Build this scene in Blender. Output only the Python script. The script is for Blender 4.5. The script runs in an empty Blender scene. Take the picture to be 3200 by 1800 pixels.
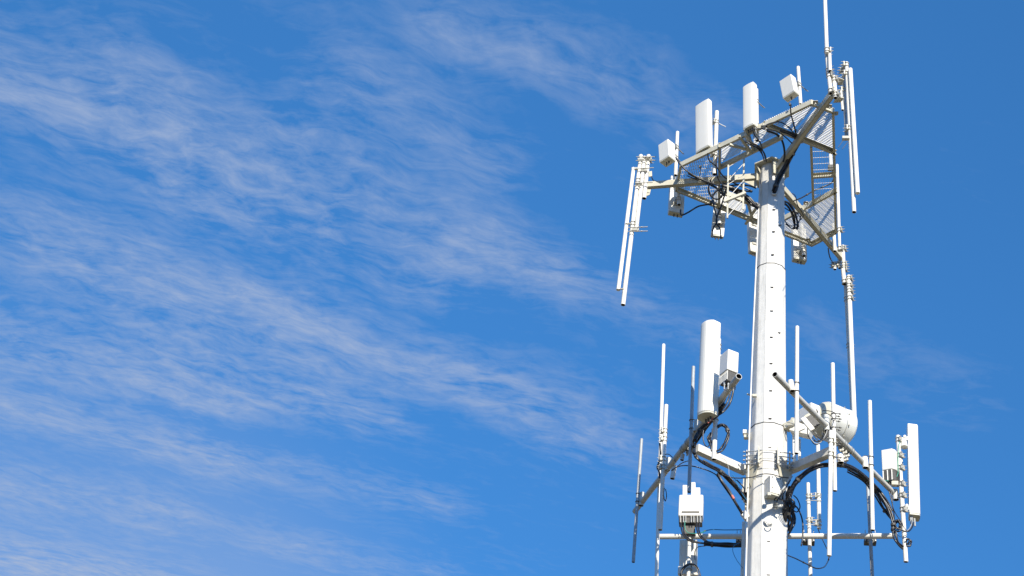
import bpy, bmesh, math, random
from mathutils import Vector, Matrix
random.seed(7)
SC = bpy.context.scene
COL = SC.collection
R_ = math.radians

# ------------------------------------------------------------------ camera
F = 3600.0                                  # focal length in pixels of the 3200 px wide photograph
EYE = Vector((0, 0, 1.6))
def ray(px, py): return Vector((px-1600.0, -(py-900.0), -F))
_up = ray(2470, -3900).normalized()
_m = ray(2412, 545)
_r = _m.cross(_up).normalized()
_f = _up.cross(_r)
ROT = Matrix((_r, _f, _up))                 # camera space -> world
cam = bpy.data.cameras.new('camera'); camo = bpy.data.objects.new('camera', cam); COL.objects.link(camo)
camo.matrix_world = Matrix.Translation(EYE) @ ROT.to_4x4()
cam.sensor_width = 36; cam.lens = F/3200*36; cam.clip_end = 20000; cam.clip_start = .1
SC.camera = camo
def dirw(px, py): return ROT @ ray(px, py)
H = 19.0                                    # ground distance camera -> mast axis
def W(px, py, Y):                           # point of the scene seen there, on the upright plane y = Y
    d = dirw(px, py); return EYE + d*(Y/d.y)
def Zp(px, py, z):                          # ... on the level plane at height z
    d = dirw(px, py); return EYE + d*((z-EYE.z)/d.z)
def depth(p): return -(ROT.inverted() @ (p-EYE)).z
def mpx(p): return depth(p)/F               # metres per photograph pixel at p
ZP = W(2412, 550, H).z                      # upper platform
ZB = W(2400, 1462, H).z                     # lower booms

# ------------------------------------------------------------------ light
SUN_EL, SUN_AZ = 31, 22                     # azimuth measured to the right of straight behind the camera
sd = Vector((math.sin(R_(SUN_AZ))*math.cos(R_(SUN_EL)), -math.cos(R_(SUN_AZ))*math.cos(R_(SUN_EL)), math.sin(R_(SUN_EL))))
sl = bpy.data.lights.new('sun', 'SUN'); sl.energy = 5.0; sl.angle = R_(.5); sl.color = (1, .93, .80)
so = bpy.data.objects.new('sun', sl); COL.objects.link(so); so.rotation_euler = sd.to_track_quat('Z', 'Y').to_euler()
SC.view_settings.view_transform = 'Standard'; SC.view_settings.look = 'None'
SC.view_settings.exposure = 0.38; SC.view_settings.gamma = 1

wd = bpy.data.worlds.new('World'); SC.world = wd; wd.use_nodes = True
nt = wd.node_tree; N = nt.nodes; L = nt.links; N.clear()
def nd(t, **k):
    n = N.new(t)
    for a, b in k.items():
        if a.startswith('i_'):
            key = a[2:]; key = int(key) if key.isdigit() else key
            n.inputs[key].default_value = b
        else: setattr(n, a, b)
    return n
out = nd('ShaderNodeOutputWorld'); bg = nd('ShaderNodeBackground'); bg.inputs[1].default_value = .128
sky = nd('ShaderNodeTexSky', sky_type='NISHITA', sun_disc=False, sun_elevation=R_(SUN_EL), altitude=1500, air_density=1.0, dust_density=.05, ozone_density=2.2)
sky.sun_rotation = math.atan2(sd.x, sd.y)
def math_(op, a, b=None, c=None, clamp=False):
    n = nd('ShaderNodeMath', operation=op, use_clamp=clamp)
    for i, v in enumerate((a, b, c)):
        if v is None: continue
        if isinstance(v, (int, float)): n.inputs[i].default_value = v
        else: L.new(v, n.inputs[i])
    return n.outputs[0]
tc = nd('ShaderNodeTexCoord'); sep = nd('ShaderNodeSeparateXYZ'); L.new(tc.outputs['Generated'], sep.inputs[0])
skz = math_('MULTIPLY_ADD', sep.outputs[2], .32, .33); sv = nd('ShaderNodeCombineXYZ')
for i_, o_s in enumerate((sep.outputs[0], sep.outputs[1], skz)): L.new(o_s, sv.inputs[i_])
L.new(sv.outputs[0], sky.inputs[0])
zz = math_('MAXIMUM', sep.outputs[2], .06)
cx = math_('DIVIDE', sep.outputs[0], zz); cy = math_('DIVIDE', sep.outputs[1], zz)   # the cirrus sheet, one unit high
comb = nd('ShaderNodeCombineXYZ'); L.new(cx, comb.inputs[0]); L.new(cy, comb.inputs[1])
def noise(vec, scale, detail, rough, dist=0.0):
    n = nd('ShaderNodeTexNoise'); n.inputs['Scale'].default_value = scale; n.inputs['Detail'].default_value = detail
    n.inputs['Roughness'].default_value = rough; n.inputs['Distortion'].default_value = dist
    L.new(vec, n.inputs['Vector']); return n
def mapping(vec, rot, sc, loc=(0, 0, 0)):
    r = nd('ShaderNodeMapping', vector_type='POINT'); r.inputs['Rotation'].default_value = (0, 0, rot)
    L.new(vec, r.inputs['Vector'])
    s = nd('ShaderNodeMapping', vector_type='POINT'); s.inputs['Scale'].default_value = sc; s.inputs['Location'].default_value = loc
    L.new(r.outputs[0], s.inputs['Vector']); return s.outputs[0]
def mr(v, a, b, c=0., d=1., smooth=True):
    n = nd('ShaderNodeMapRange', interpolation_type='SMOOTHSTEP' if smooth else 'LINEAR')
    n.inputs[1].default_value = a; n.inputs[2].default_value = b; n.inputs[3].default_value = c; n.inputs[4].default_value = d
    L.new(v, n.inputs[0]); return n.outputs[0]
warp = noise(comb.outputs[0], 2.2, 4, .6)
wc = nd('ShaderNodeVectorMath', operation='SUBTRACT'); L.new(warp.outputs['Color'], wc.inputs[0]); wc.inputs[1].default_value = (.5, .5, .5)
def warped(k):
    n = nd('ShaderNodeVectorMath', operation='MULTIPLY_ADD'); L.new(wc.outputs[0], n.inputs[0]); n.inputs[1].default_value = (k, k, 0); L.new(comb.outputs[0], n.inputs[2]); return n.outputs[0]
wv = warped(.20); wl = warped(.14)
def vm(op, a, b):
    n = nd('ShaderNodeVectorMath', operation=op)
    for i_, v in enumerate((a, b)):
        if isinstance(v, (tuple, Vector)): n.inputs[i_].default_value = tuple(v)
        elif v is not None: L.new(v, n.inputs[i_])
    return n
def sheet(px, py):
    d = dirw(px, py); return Vector((d.x/d.z, d.y/d.z, 0))
def bank(a, b, w, k):                        # one drawn-out bank of cirrus between two places of the sheet
    A = sheet(*a); D = sheet(*b)-A; pa = vm('SUBTRACT', wl, A).outputs[0]
    t = math_('DIVIDE', vm('DOT_PRODUCT', pa, D).outputs['Value'], D.dot(D), clamp=True)
    sc = nd('ShaderNodeVectorMath', operation='SCALE'); sc.inputs[0].default_value = tuple(D); L.new(t, sc.inputs['Scale'])
    dist = vm('DISTANCE', pa, sc.outputs[0]).outputs['Value']
    return mr(dist, 0., w*1.75, k*.56, 0.)
banks = [((-200, 90), (330, 280), .13, .45), ((420, 290), (1080, 620), .080, .50), ((-100, 250), (640, 590), .085, .60), ((640, 590), (1330, 860), .085, .72),
         ((1120, 250), (1500, 480), .065, .62), ((1420, 120), (2250, 370), .052, .55), ((1000, 450), (1800, 900), .085, .50), ((1500, 780), (2150, 1060), .075, .50),
         ((-200, 1020), (560, 1190), .13, .95), ((560, 1190), (1200, 1310), .075, .85), ((300, 850), (1000, 1130), .13, .62), ((-100, 1240), (620, 1430), .105, .72),
         ((620, 1400), (1350, 1570), .075, .55), ((-200, 1480), (520, 1600), .12, .66), ((-200, 1720), (420, 1850), .26, 1.1), ((900, 1010), (1500, 1200), .09, .40), ((1400, 1180), (1800, 1360), .085, .65),
         ((1750, 1250), (2150, 1500), .12, .50), ((2600, 1060), (2950, 1250), .10, .40), ((3000, 520), (3300, 760), .10, .20), ((850, 1690), (1350, 1800), .085, .50),
         ((1300, 40), (2000, 200), .06, .22), ((-100, 700), (900, 1000), .16, .45), ((2100, 420), (2500, 600), .09, .15)]
tot = None
for bk_ in banks:
    v = bank(*bk_); tot = v if tot is None else math_('ADD', tot, v)
streak = noise(mapping(wv, R_(-30), (4.5, 12.0, 1), (1.3, .4, 0)), 1.0, 10, .62).outputs[0]
broad = noise(mapping(wv, R_(-30), (1.9, 4.6, 1), (7.3, 2.4, 0)), 1.0, 4, .55).outputs[0]
wisp = noise(mapping(wv, R_(-16), (17., 44.0, 1)), 1.0, 8, .66, .35).outputs[0]
curd = noise(mapping(comb.outputs[0], R_(-70), (18., 26.0, 1)), 1.0, 6, .60, .5).outputs[0]
tex = math_('ADD', math_('ADD', mr(streak, .32, .68, -.50, .50, False), mr(broad, .32, .68, -.35, .35, False)), math_('ADD', mr(wisp, .34, .66, -.46, .46, False), mr(curd, .30, .70, -.26, .26, False)))
tot = math_('ADD', tot, mr(cx, -.6, .15, .14, .0))
tot = math_('MINIMUM', tot, .70)
amp = math_('MULTIPLY_ADD', tot, .95, .06)
dens = math_('MULTIPLY_ADD', tex, amp, tot)
dens = math_('MULTIPLY', mr(dens, .15, 1.42, 0., .78, False), 1.0)
veil = mr(cy, 1.1, 2.5, .0, .34)
veil = math_('MULTIPLY', veil, mr(cx, -1.25, -.55, 1., 0.))             # thin milky veil low in the west
dens = math_('MAXIMUM', math_('ADD', dens, veil), 0.)
hs = nd('ShaderNodeHueSaturation'); hs.inputs['Saturation'].default_value = 1.12; L.new(sky.outputs[0], hs.inputs['Color'])
tint = nd('ShaderNodeMix', data_type='RGBA', blend_type='MULTIPLY'); tint.inputs[0].default_value = 1; tint.inputs[7].default_value = (.46, .95, 1.20, 1); L.new(hs.outputs[0], tint.inputs[6])
mix = nd('ShaderNodeMix', data_type='RGBA'); L.new(dens, mix.inputs[0]); L.new(tint.outputs[2], mix.inputs[6])
mix.inputs[7].default_value = (2.35, 2.9, 4.05, 1)
L.new(mix.outputs[2], bg.inputs[0]); L.new(bg.outputs[0], out.inputs[0])

# ------------------------------------------------------------------ materials
def material(name, col, rough=.5, metal=0., var=.08, nscale=6., bump=.0, streaks=0., dirt=(.35, .33, .28), dirt_amt=0., spec=.5):
    m = bpy.data.materials.new(name); m.use_nodes = True
    t = m.node_tree; n = t.nodes; l = t.links; b = n['Principled BSDF']
    b.inputs['Roughness'].default_value = rough; b.inputs['Metallic'].default_value = metal
    b.inputs['Specular IOR Level'].default_value = spec
    g = n.new('ShaderNodeNewGeometry')
    ns = n.new('ShaderNodeTexNoise'); ns.inputs['Scale'].default_value = nscale; ns.inputs['Detail'].default_value = 6; ns.inputs['Roughness'].default_value = .65
    l.new(g.outputs['Position'], ns.inputs['Vector'])
    r = n.new('ShaderNodeMapRange'); r.inputs[1].default_value = .3; r.inputs[2].default_value = .7; r.inputs[3].default_value = 1-var; r.inputs[4].default_value = 1+var*.4
    l.new(ns.outputs[0], r.inputs[0])
    mx = n.new('ShaderNodeMix'); mx.data_type = 'RGBA'; mx.blend_type = 'MULTIPLY'; mx.inputs[0].default_value = 1
    mx.inputs[6].default_value = (*col, 1); l.new(r.outputs[0], mx.inputs[7])
    last = mx.outputs[2]
    if dirt_amt > 0:
        mp = n.new('ShaderNodeMapping'); mp.inputs['Scale'].default_value = (9, 9, 1.1 if streaks else 9)
        l.new(g.outputs['Position'], mp.inputs['Vector'])
        n2 = n.new('ShaderNodeTexNoise'); n2.inputs['Scale'].default_value = 1.6; n2.inputs['Detail'].default_value = 8; n2.inputs['Roughness'].default_value = .72
        l.new(mp.outputs[0], n2.inputs['Vector'])
        r2 = n.new('ShaderNodeMapRange'); r2.inputs[1].default_value = .47; r2.inputs[2].default_value = .72; r2.inputs[3].default_value = 0; r2.inputs[4].default_value = dirt_amt
        l.new(n2.outputs[0], r2.inputs[0])
        m2 = n.new('ShaderNodeMix'); m2.data_type = 'RGBA'; l.new(r2.outputs[0], m2.inputs[0]); l.new(last, m2.inputs[6]); m2.inputs[7].default_value = (*dirt, 1)
        last = m2.outputs[2]
    l.new(last, b.inputs['Base Color'])
    if bump > 0:
        bp = n.new('ShaderNodeBump'); bp.inputs['Strength'].default_value = bump; bp.inputs['Distance'].default_value = .01
        l.new(ns.outputs[0], bp.inputs['Height']); l.new(bp.outputs[0], b.inputs['Normal'])
    return m
M = dict(
    mast=material('mast_paint', (.76, .74, .69), .55, var=.08, nscale=9, bump=.25, streaks=1, dirt=(.40, .40, .37), dirt_amt=.55, spec=.3),
    cream=material('cream_painted_steel', (.58, .55, .44), .5, var=.10, nscale=8, bump=.15, streaks=1, dirt=(.34, .31, .22), dirt_amt=.35, spec=.35),
    shade_pipe=material('weathered_shaded_pipe', (.38, .41, .43), .5, var=.22, nscale=16, bump=.15, streaks=1, dirt=(.62, .61, .57), dirt_amt=.5),  # weathered grey metal; cast shadows on these pipes are put into its colour
    pipe=material('painted_pipe', (.80, .765, .69), .42, var=.06, nscale=12, bump=.1, streaks=1, dirt=(.46, .43, .37), dirt_amt=.12),
    boom=material('weathered_boom_paint', (.60, .59, .54), .5, var=.14, nscale=10, bump=.25, dirt=(.36, .33, .27), dirt_amt=.5),
    radome=material('radome_plastic', (.84, .81, .73), .38, var=.03, nscale=3),
    rcap=material('radome_end_cap', (.62, .60, .50), .5, var=.06, nscale=9),
    grate=material('grating_steel', (.78, .76, .70), .5, var=.08, nscale=20),
    galv=material('galvanised_steel', (.50, .51, .50), .42, metal=.55, var=.25, nscale=30, bump=.2),
    bolt=material('painted_clamp', (.52, .50, .43), .45, metal=.1, var=.2, nscale=40, bump=.2, dirt_amt=.5, dirt=(.22, .2, .16)),
    black=material('black_cable_sheath', (.018, .018, .022), .32, var=.2, nscale=14, dirt=(.16, .15, .14), dirt_amt=.35),
    dark=material('dark_connector_plate', (.10, .095, .085), .55, var=.35, nscale=30),
    grey=material('grey_jacket', (.42, .43, .42), .5, var=.2, nscale=25),
    green=material('green_earth_wire', (.03, .34, .25), .4, var=.1),
    blue=material('blue_wire', (.03, .22, .42), .4, var=.1),
    tape=material('red_tape', (.62, .17, .12), .5, var=.1),
    tag=material('reddish_plate', (.66, .47, .42), .6, var=.15, nscale=30),
    dish=material('dish_paint', (.70, .71, .67), .5, var=.10, nscale=7, dirt=(.45, .45, .40), dirt_amt=.4, bump=.1),
    hollow=material('pipe_bore', (.05, .045, .04), .8, var=.3),
    ground=material('dry_ground', (.16, .13, .08), .95, var=.4, nscale=.35, dirt=(.17, .18, .08), dirt_amt=.4, spec=.1),
)

# ------------------------------------------------------------------ mesh collector
class MB:
    def __init__(s): s.v = []; s.f = []; s.sm = []; s.mi = []; s.cur = 0
    def face(s, idx, smooth=False): s.f.append(tuple(idx)); s.sm.append(smooth); s.mi.append(s.cur)
    def box8(s, b, t):                       # two loops of the same length
        n = len(b); o = len(s.v); s.v += [Vector(p) for p in b]+[Vector(p) for p in t]
        s.face([o+i for i in range(n)][::-1]); s.face([o+n+i for i in range(n)])
        for i in range(n):
            j = (i+1) % n; s.face((o+i, o+j, o+n+j, o+n+i))
        return s
    def box(s, c, x, y, z):                  # centre and three half-axis vectors
        c = Vector(c); x = Vector(x); y = Vector(y); z = Vector(z)
        return s.box8([c-x-y-z, c+x-y-z, c+x+y-z, c-x+y-z], [c-x-y+z, c+x-y+z, c+x+y+z, c-x+y+z])
    def beam(s, p, q, w, h, up=(0, 0, 1)):
        p = Vector(p); q = Vector(q); d = (q-p).normalized(); u = Vector(up); sd_ = d.cross(u).normalized(); u = sd_.cross(d)
        return s.box((p+q)/2, (q-p)/2, sd_*w/2, u*h/2)
    def ring(s, c, ax, r, n=16, ph=0.):
        ax = ax.normalized(); a = ax.orthogonal().normalized(); b = ax.cross(a); o = len(s.v)
        for i in range(n):
            t = 2*math.pi*i/n+ph; s.v.append(c+(a*math.cos(t)+b*math.sin(t))*r)
        return [o+i for i in range(n)]
    def band(s, A, B, smooth=True):
        n = len(A)
        for i in range(n): s.face((A[i], A[(i+1) % n], B[(i+1) % n], B[i]), smooth)
    def rod(s, p, q, r, r2=None, n=10, caps=True):
        p = Vector(p); q = Vector(q); ax = q-p
        if ax.length < 1e-6: return s
        A = s.ring(p, ax, r, n); B = s.ring(q, ax, r if r2 is None else r2, n); s.band(A, B)
        if caps: s.face(A[::-1]); s.face(B)
        return s
    def tube(s, p, q, r, n=18, bore=.84, bore_mi=1, deep=.5):   # open pipe: hollow at both ends
        p = Vector(p); q = Vector(q); ax = (q-p); d = ax.normalized()
        A = s.ring(p, ax, r, n); B = s.ring(q, ax, r, n); s.band(A, B)
        for e, sg, O in ((p, 1, A), (q, -1, B)):
            I = s.ring(e, ax, r*bore, n); s.band(I, O, False) if sg > 0 else s.band(O, I, False)
            J = s.ring(e+d*sg*min(deep, ax.length*.4), ax, r*bore, n); s.cur = bore_mi
            s.band(J, I) if sg > 0 else s.band(I, J); s.face(J if sg < 0 else J[::-1]); s.cur = 0
        return s
    def capsule(s, p, q, r, n=18):           # rounded top (p) and flat bottom (q)
        p = Vector(p); q = Vector(q); ax = q-p; d = -ax.normalized()
        prev = s.ring(q, ax, r, n); s.face(prev)
        c = s.ring(p-d*r*.6, ax, r, n); s.band(c, prev); prev = c
        for k in (30, 60, 80):
            t = R_(k); c = s.ring(p-d*r*.6+d*r*.6*math.sin(t), ax, r*math.cos(t), n); s.band(c, prev); prev = c
        s.face(prev[::-1]); return s
    def sweep(s, pts, r, n=8, closed=False):
        rings = []; m = len(pts); a = None
        for i in range(m):
            t = (pts[min(i+1, m-1)]-pts[max(i-1, 0)]).normalized()
            if a is None: a = t.orthogonal().normalized()
            a = (a-t*a.dot(t)).normalized(); b = t.cross(a); o = len(s.v)
            for k in range(n):
                w = 2*math.pi*k/n; s.v.append(pts[i]+(a*math.cos(w)+b*math.sin(w))*r)
            rings.append([o+k for k in range(n)])
        for i in range(m-1): s.band(rings[i+1], rings[i])
        s.face(rings[0]); s.face(rings[-1][::-1]); return s
    def build(s, name, mats, parent=None, origin=None, bevel=0., seg=2):
        org = Vector(origin) if origin is not None else (parent['_o'] if parent is not None and '_o' in parent else Vector())
        org = Vector(org)
        me = bpy.data.meshes.new(name); me.from_pydata([p-org for p in s.v], [], s.f)
        mats = mats if isinstance(mats, (list, tuple)) else [mats]
        for m in mats: me.materials.append(M[m] if isinstance(m, str) else m)
        if len(mats) == 1: s.mi = [0]*len(s.mi)
        me.polygons.foreach_set('use_smooth', s.sm); me.polygons.foreach_set('material_index', s.mi); me.update()
        bm = bmesh.new(); bm.from_mesh(me); bmesh.ops.recalc_face_normals(bm, faces=bm.faces)
        if bevel > 0:
            bmesh.ops.bevel(bm, geom=[e for e in bm.edges if e.is_manifold and e.calc_face_angle(0) > .4], offset=bevel, segments=seg, affect='EDGES', profile=.6, clamp_overlap=True)
        for e in bm.edges:
            if not all(f.smooth for f in e.link_faces): e.smooth = False
        bm.to_mesh(me); bm.free()
        o = bpy.data.objects.new(name, me); COL.objects.link(o)
        if parent is not None:
            o.parent = parent
            if origin is not None: o.location = org
        else: o.location = org
        return o
ORG = {}
def thing(name, label, cat, loc, group=None):
    o = bpy.data.objects.new(name, None); COL.objects.link(o); o.location = loc; o.empty_display_size = .2
    o['label'] = label; o['category'] = cat
    if group: o['group'] = group
    ORG[o.name] = Vector(loc); return o
def part(parent, name, mb, mats, bevel=0., label=None, seg=2):
    top = parent
    while top.parent is not None: top = top.parent
    org = ORG[top.name]
    o = mb.build(name, mats, None, org, bevel, seg); o.location = (0, 0, 0)
    o.parent = parent
    if label: o['label'] = label
    return o
def single(name, mb, mats, label, cat, loc, group=None, bevel=0., kind=None):
    o = mb.build(name, mats, None, loc, bevel); o['label'] = label; o['category'] = cat
    if group: o['group'] = group
    if kind: o['kind'] = kind
    return o

def spline(P, k=8):
    P = [Vector(p) for p in P]; out_ = []
    for i in range(len(P)-1):
        a = P[max(i-1, 0)]; b = P[i]; c = P[i+1]; d = P[min(i+2, len(P)-1)]
        for j in range(k):
            t = j/k; out_.append(.5*((2*b)+(c-a)*t+(2*a-5*b+4*c-d)*t*t+(3*b-a-3*c+d)*t**3))
    out_.append(P[-1]); return out_
def cabpts(pts, Y=None): return [W(p[0], p[1], H+(p[2] if len(p) > 2 else Y)) for p in pts]

def clamp_mb(c, ax, r, side, rods=True, s=1.0):
    """U-bolt clamp round a pipe: strap, saddle block and two threaded rods with nuts towards side"""
    mb = MB(); ax = ax.normalized(); side = Vector(side); side = (side-ax*side.dot(ax)).normalized(); w = ax.cross(side)
    if not rods:                             # a bare U-bolt: one round rod bent about the pipe, two nuts
        pts = [c+(side*math.cos(t)+w*math.sin(t))*(r+.006) for t in [R_(k) for k in range(90, 271, 15)]]
        pts = [c+w*(r+.006)+side*(r+.09)]+pts+[c-w*(r+.006)+side*(r+.09)]
        mb.sweep(pts, .0075, 6)
        for q in (-1, 1): mb.rod(c+w*q*(r+.006)+side*(r+.05), c+w*q*(r+.006)+side*(r+.068), .016, n=6)
        return mb
    s *= .78
    for o in (-.055*s, .055*s):
        cc = c+ax*o; A = mb.ring(cc-ax*.007, ax, r+.004, 14); B = mb.ring(cc-ax*.007, ax, r+.018*s, 14)
        C = mb.ring(cc+ax*.007, ax, r+.018*s, 14); D = mb.ring(cc+ax*.007, ax, r+.004, 14)
        mb.band(B, C); mb.band(A, B, False); mb.band(C, D, False); mb.band(D, A)
    mb.box(c+side*(r+.03*s), ax*.075*s, w*(r+.022*s), side*.014*s)
    if rods:
        for o in (-.055*s, .055*s):
            for q in (-1, 1):
                p = c+ax*o+w*q*(r+.01*s)
                mb.rod(p-side*(r*.3), p+side*(r+.11*s), .0065*s, n=6)
                mb.rod(p+side*(r+.048*s), p+side*(r+.066*s), .015*s, n=6)
    return mb

def ppipe(name, label, cat, top, bot, rpx, Y, clamps=(), side=(1, .3, 0), hollow=True, mat='pipe', group=None, cs=1.0, Yb=None, rods=True):
    """upright pipe between two photo points, at depth H+Y; clamps = photo rows where clamps sit"""
    P = W(top[0], top[1], H+Y); Q = W(bot[0], bot[1], H+(Y if Yb is None else Yb)); r = rpx*mpx((P+Q)/2)
    mb = MB(); t = thing(name, label, cat, Q, group)
    if hollow: mb.tube(Q, P, r)
    else: mb.capsule(P, Q, r)
    part(t, 'tube' if hollow else 'radome', mb, [mat if hollow else ('radome' if mat == 'pipe' else mat), 'hollow'])
    ax = (P-Q)
    for cy_ in clamps:
        k = (cy_-bot[1])/(top[1]-bot[1]); c = Q+ax*k
        part(t, 'clamp' if rods else 'u_bolt', clamp_mb(c, ax, r, side, rods, cs), 'bolt' if rods else 'dark')
    return t, P, Q, r

def prism(bl, bn, br, tn, Y, bulge=0., maxd=None, corner=0):
    """upright box seen from its near edge: bottom-left, bottom-near, bottom-right corners and top-near corner"""
    Nn = W(bn[0], bn[1], H+Y); z = Nn.z; Lp = Zp(bl[0], bl[1], z); Rp = Zp(br[0], br[1], z)
    u = Lp-Nn; v0 = Rp-Nn; pu = Vector((-u.y, u.x, 0)).normalized()
    if pu.dot(v0) < 0: pu = -pu
    lo, hi = 0., 2.                                   # depth whose far corner lands on the column of br
    def colx(k):
        p = ROT.inverted() @ (Nn+pu*k-EYE); return 1600+F*p.x/-p.z
    sgn = 1 if br[0] > bn[0] else -1
    for _ in range(40):
        mid = (lo+hi)/2
        if (colx(mid)-br[0])*sgn < 0: lo = mid
        else: hi = mid
    k = lo if maxd is None else min(lo, maxd)
    v = pu*k; off = W(tn[0], tn[1], H+Y)-Nn
    if bulge > 0:
        loop = []
        for i in range(11):
            t = i/10; loop.append(Nn+u*t-pu*bulge*(1-abs(2*t-1)**2.6))
        loop += [Nn+u+v, Nn+v]
    else: loop = [Nn, Nn+u, Nn+u+v, Nn+v]
    return loop, off, u, v
def slab(pl, pr, dep, tl, Y):
    """box whose near face has bottom corners pl, pr and top-left corner tl; depth goes away from the camera"""
    A = W(pl[0], pl[1], H+Y); B = Zp(pr[0], pr[1], A.z); u = B-A; v = Vector((-u.y, u.x, 0)).normalized()*dep
    if v.y < 0: v = -v
    off = W(tl[0], tl[1], H+Y)-A
    return [A, B, B+v, A+v], off
def panel(name, label, cat, loop, off, group=None, bev=.02, capm='rcap', fittings=3, dx=None):
    t = thing(name, label, cat, sum(loop, Vector())/len(loop), group)
    d = off.normalized()
    body = MB(); body.box8([p+d*.025 for p in loop], [p+off for p in loop])
    part(t, 'radome', body, 'radome', bev, seg=3)
    c = sum(loop, Vector())/len(loop)
    cap = MB(); cap.box8([c+(p-c)*.96 for p in loop], [c+(p-c)*.96+d*.0235 for p in loop])
    part(t, 'end_cap', cap, capm, .004)
    for i in range(fittings):
        k = (i+1)/(fittings+1); p = loop[0].lerp(loop[-3 if len(loop) > 4 else 1], .15+.7*k)*.5+loop[-1].lerp(loop[-2], .15+.7*k)*.5
        m = MB(); m.rod(p-d*.001, p-d*.05, .016, n=8); m.rod(p-d*.05, p-d*.08, .010, n=8)
        part(t, 'connector', m, 'dark')
    return t
def cable(name, label, pts, rpx, Y=0., mat='black', group=None, cat='cable', ties=(), n=8, strands=1, spread=1.6):
    P = spline(cabpts(pts, Y)); r = rpx*mpx(P[0])*(1.22 if mat == 'black' else 1.)
    t = thing(name, label, cat, P[0], group)
    for s_ in range(strands):
        mb = MB()
        if strands == 1: Q = P
        else:
            a = 2*math.pi*s_/strands; Q = []
            for i, p in enumerate(P):
                tt = (P[min(i+1, len(P)-1)]-P[max(i-1, 0)]).normalized(); u = tt.cross(Vector((0, 0, 1)))
                u = u.normalized() if u.length > 1e-3 else Vector((1, 0, 0)); w = tt.cross(u)
                aa = a+i*.06*(1 if s_ % 2 else .4); Q.append(p+(u*math.cos(aa)+w*math.sin(aa))*r*spread*(1+.25*math.sin(i*.35+s_*1.7)))
        mb.sweep(Q, r, n); part(t, 'strand' if strands > 1 else 'sheath', mb, mat)
    for k in ties:
        i = int(k*(len(P)-1)); tt = (P[min(i+1, len(P)-1)]-P[max(i-1, 0)]).normalized()
        rr = r*(1.5 if strands == 1 else spread+1.35)
        m = MB(); m.rod(P[i]-tt*.02, P[i]+tt*.02, rr, n=10); part(t, 'cable_tie', m, 'dark')
    return t

# ------------------------------------------------------------------ setting
g = MB(); S = 6000
o_ = [Vector((-S, -S, 0)), Vector((S, -S, 0)), Vector((S, S, 0)), Vector((-S, S, 0))]
g.v = o_; g.face((0, 1, 2, 3)); gr = g.build('ground', 'ground'); gr['kind'] = 'structure'

# ------------------------------------------------------------------ monopole
def zrow(y): return W(2400, y, H).z
def mast_r(z):                                # tapered shaft radius
    za, zb_ = zrow(840), zrow(1750)
    ra, rb = 44.5*mpx(Vector((0, H, za))), 61.*mpx(Vector((0, H, zb_)))
    return ra+(rb-ra)*(za-z)/(za-zb_)
AX = Vector((0, H, 0))
def gon(z, r, n=12, ph=R_(15)): return [AX+Vector((r*math.cos(ph+2*math.pi*i/n), r*math.sin(ph+2*math.pi*i/n), z)) for i in range(n)]
mast = thing('monopole', 'tall white twelve-sided tapered steel monopole carrying all the antennas', 'tower mast', (0, H, 0))
ztop = zrow(533)
z1 = zrow(850); z2 = zrow(1349)
zcuts = [(ztop, z1, 0.), (z1, z2, .012), (z2, 0.0, .026)]
for a, b, e in zcuts:
    mb = MB(); mb.box8(gon(b, mast_r(b)+e), gon(a, mast_r(a)+e)); part(mast, 'shaft_section', mb, 'mast', .022, seg=3)
for z, e in ((z1, .012), (z2, .026)):
    mb = MB(); r = mast_r(z)+e; mb.box8(gon(z-.004, r+.004), gon(z+.010, r+.004)); part(mast, 'joint_lip', mb, 'dark')
cp = MB(); rr = 61*mpx(Vector((0, H, ztop)))
cp.box8([AX+Vector((rr*math.cos(R_(30+60*i-60)), rr*math.sin(R_(30+60*i-60)), ztop)) for i in range(6)], [AX+Vector((rr*math.cos(R_(30+60*i-60)), rr*math.sin(R_(30+60*i-60)), ztop+.03)) for i in range(6)])
part(mast, 'cap_plate', cp, 'cream', .004)
for i in range(6):                            # gussets under the cap plate
    a = R_(30+60*i-60); d = Vector((math.cos(a), math.sin(a), 0)); r0 = mast_r(ztop); p = AX+d*(r0+.01)+Vector((0, 0, ztop-.1))
    mb = MB(); w = Vector((-d.y, d.x, 0))*.006; q = [p+Vector((0, 0, .1)), p+d*(rr-r0-.05)+Vector((0, 0, .1)), p+Vector((0, 0, -.12))]
    mb.box8([v+w for v in q], [v-w for v in q]); part(mast, 'gusset', mb, 'cream')
# cable port with rim, where the black bundle enters
pz = W(2420, 603, H-.31)
mb = MB(); A = mb.ring(pz+Vector((0, .02, 0)), Vector((0, 1, 0)), .060, 20); B = mb.ring(pz+Vector((0, -.03, 0)), Vector((0, 1, 0)), .060, 20); C = mb.ring(pz+Vector((0, -.03, 0)), Vector((0, 1, 0)), .046, 20); D = mb.ring(pz+Vector((0, .02, 0)), Vector((0, 1, 0)), .046, 20)
mb.band(A, B); mb.band(B, C); mb.band(C, D); mb.cur = 1; mb.face(D)
part(mast, 'cable_port', mb, ['mast', 'hollow'])
for (x, y) in ((2419, 655), (2418, 724), (2415, 796), (2413, 898), (2412, 972), (2411, 1054), (2410, 1136), (2409, 1221), (2407, 1308), (2406, 1399), (2402, 1692), (2401, 1797), (2438, 704), (2435, 1040)):
    p = W(x, y, H-.3); R0 = mast_r(p.z); dx = p.x; yy = H-math.sqrt(max(.01, R0*R0-dx*dx))*.985-.008
    p = W(x, y, yy); mb = MB(); mb.box(p+Vector((0, -.006, .018)), (.028, 0, 0), (0, .012, 0), (0, 0, .016))
    so_ = part(mast, 'step_socket', mb, 'mast', .003)
    mb = MB(); mb.box(p+Vector((0, -.012, -.004)), (.026, 0, 0), (0, .007, 0), (0, 0, .006)); part(so_, 'slot', mb, 'hollow')
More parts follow.
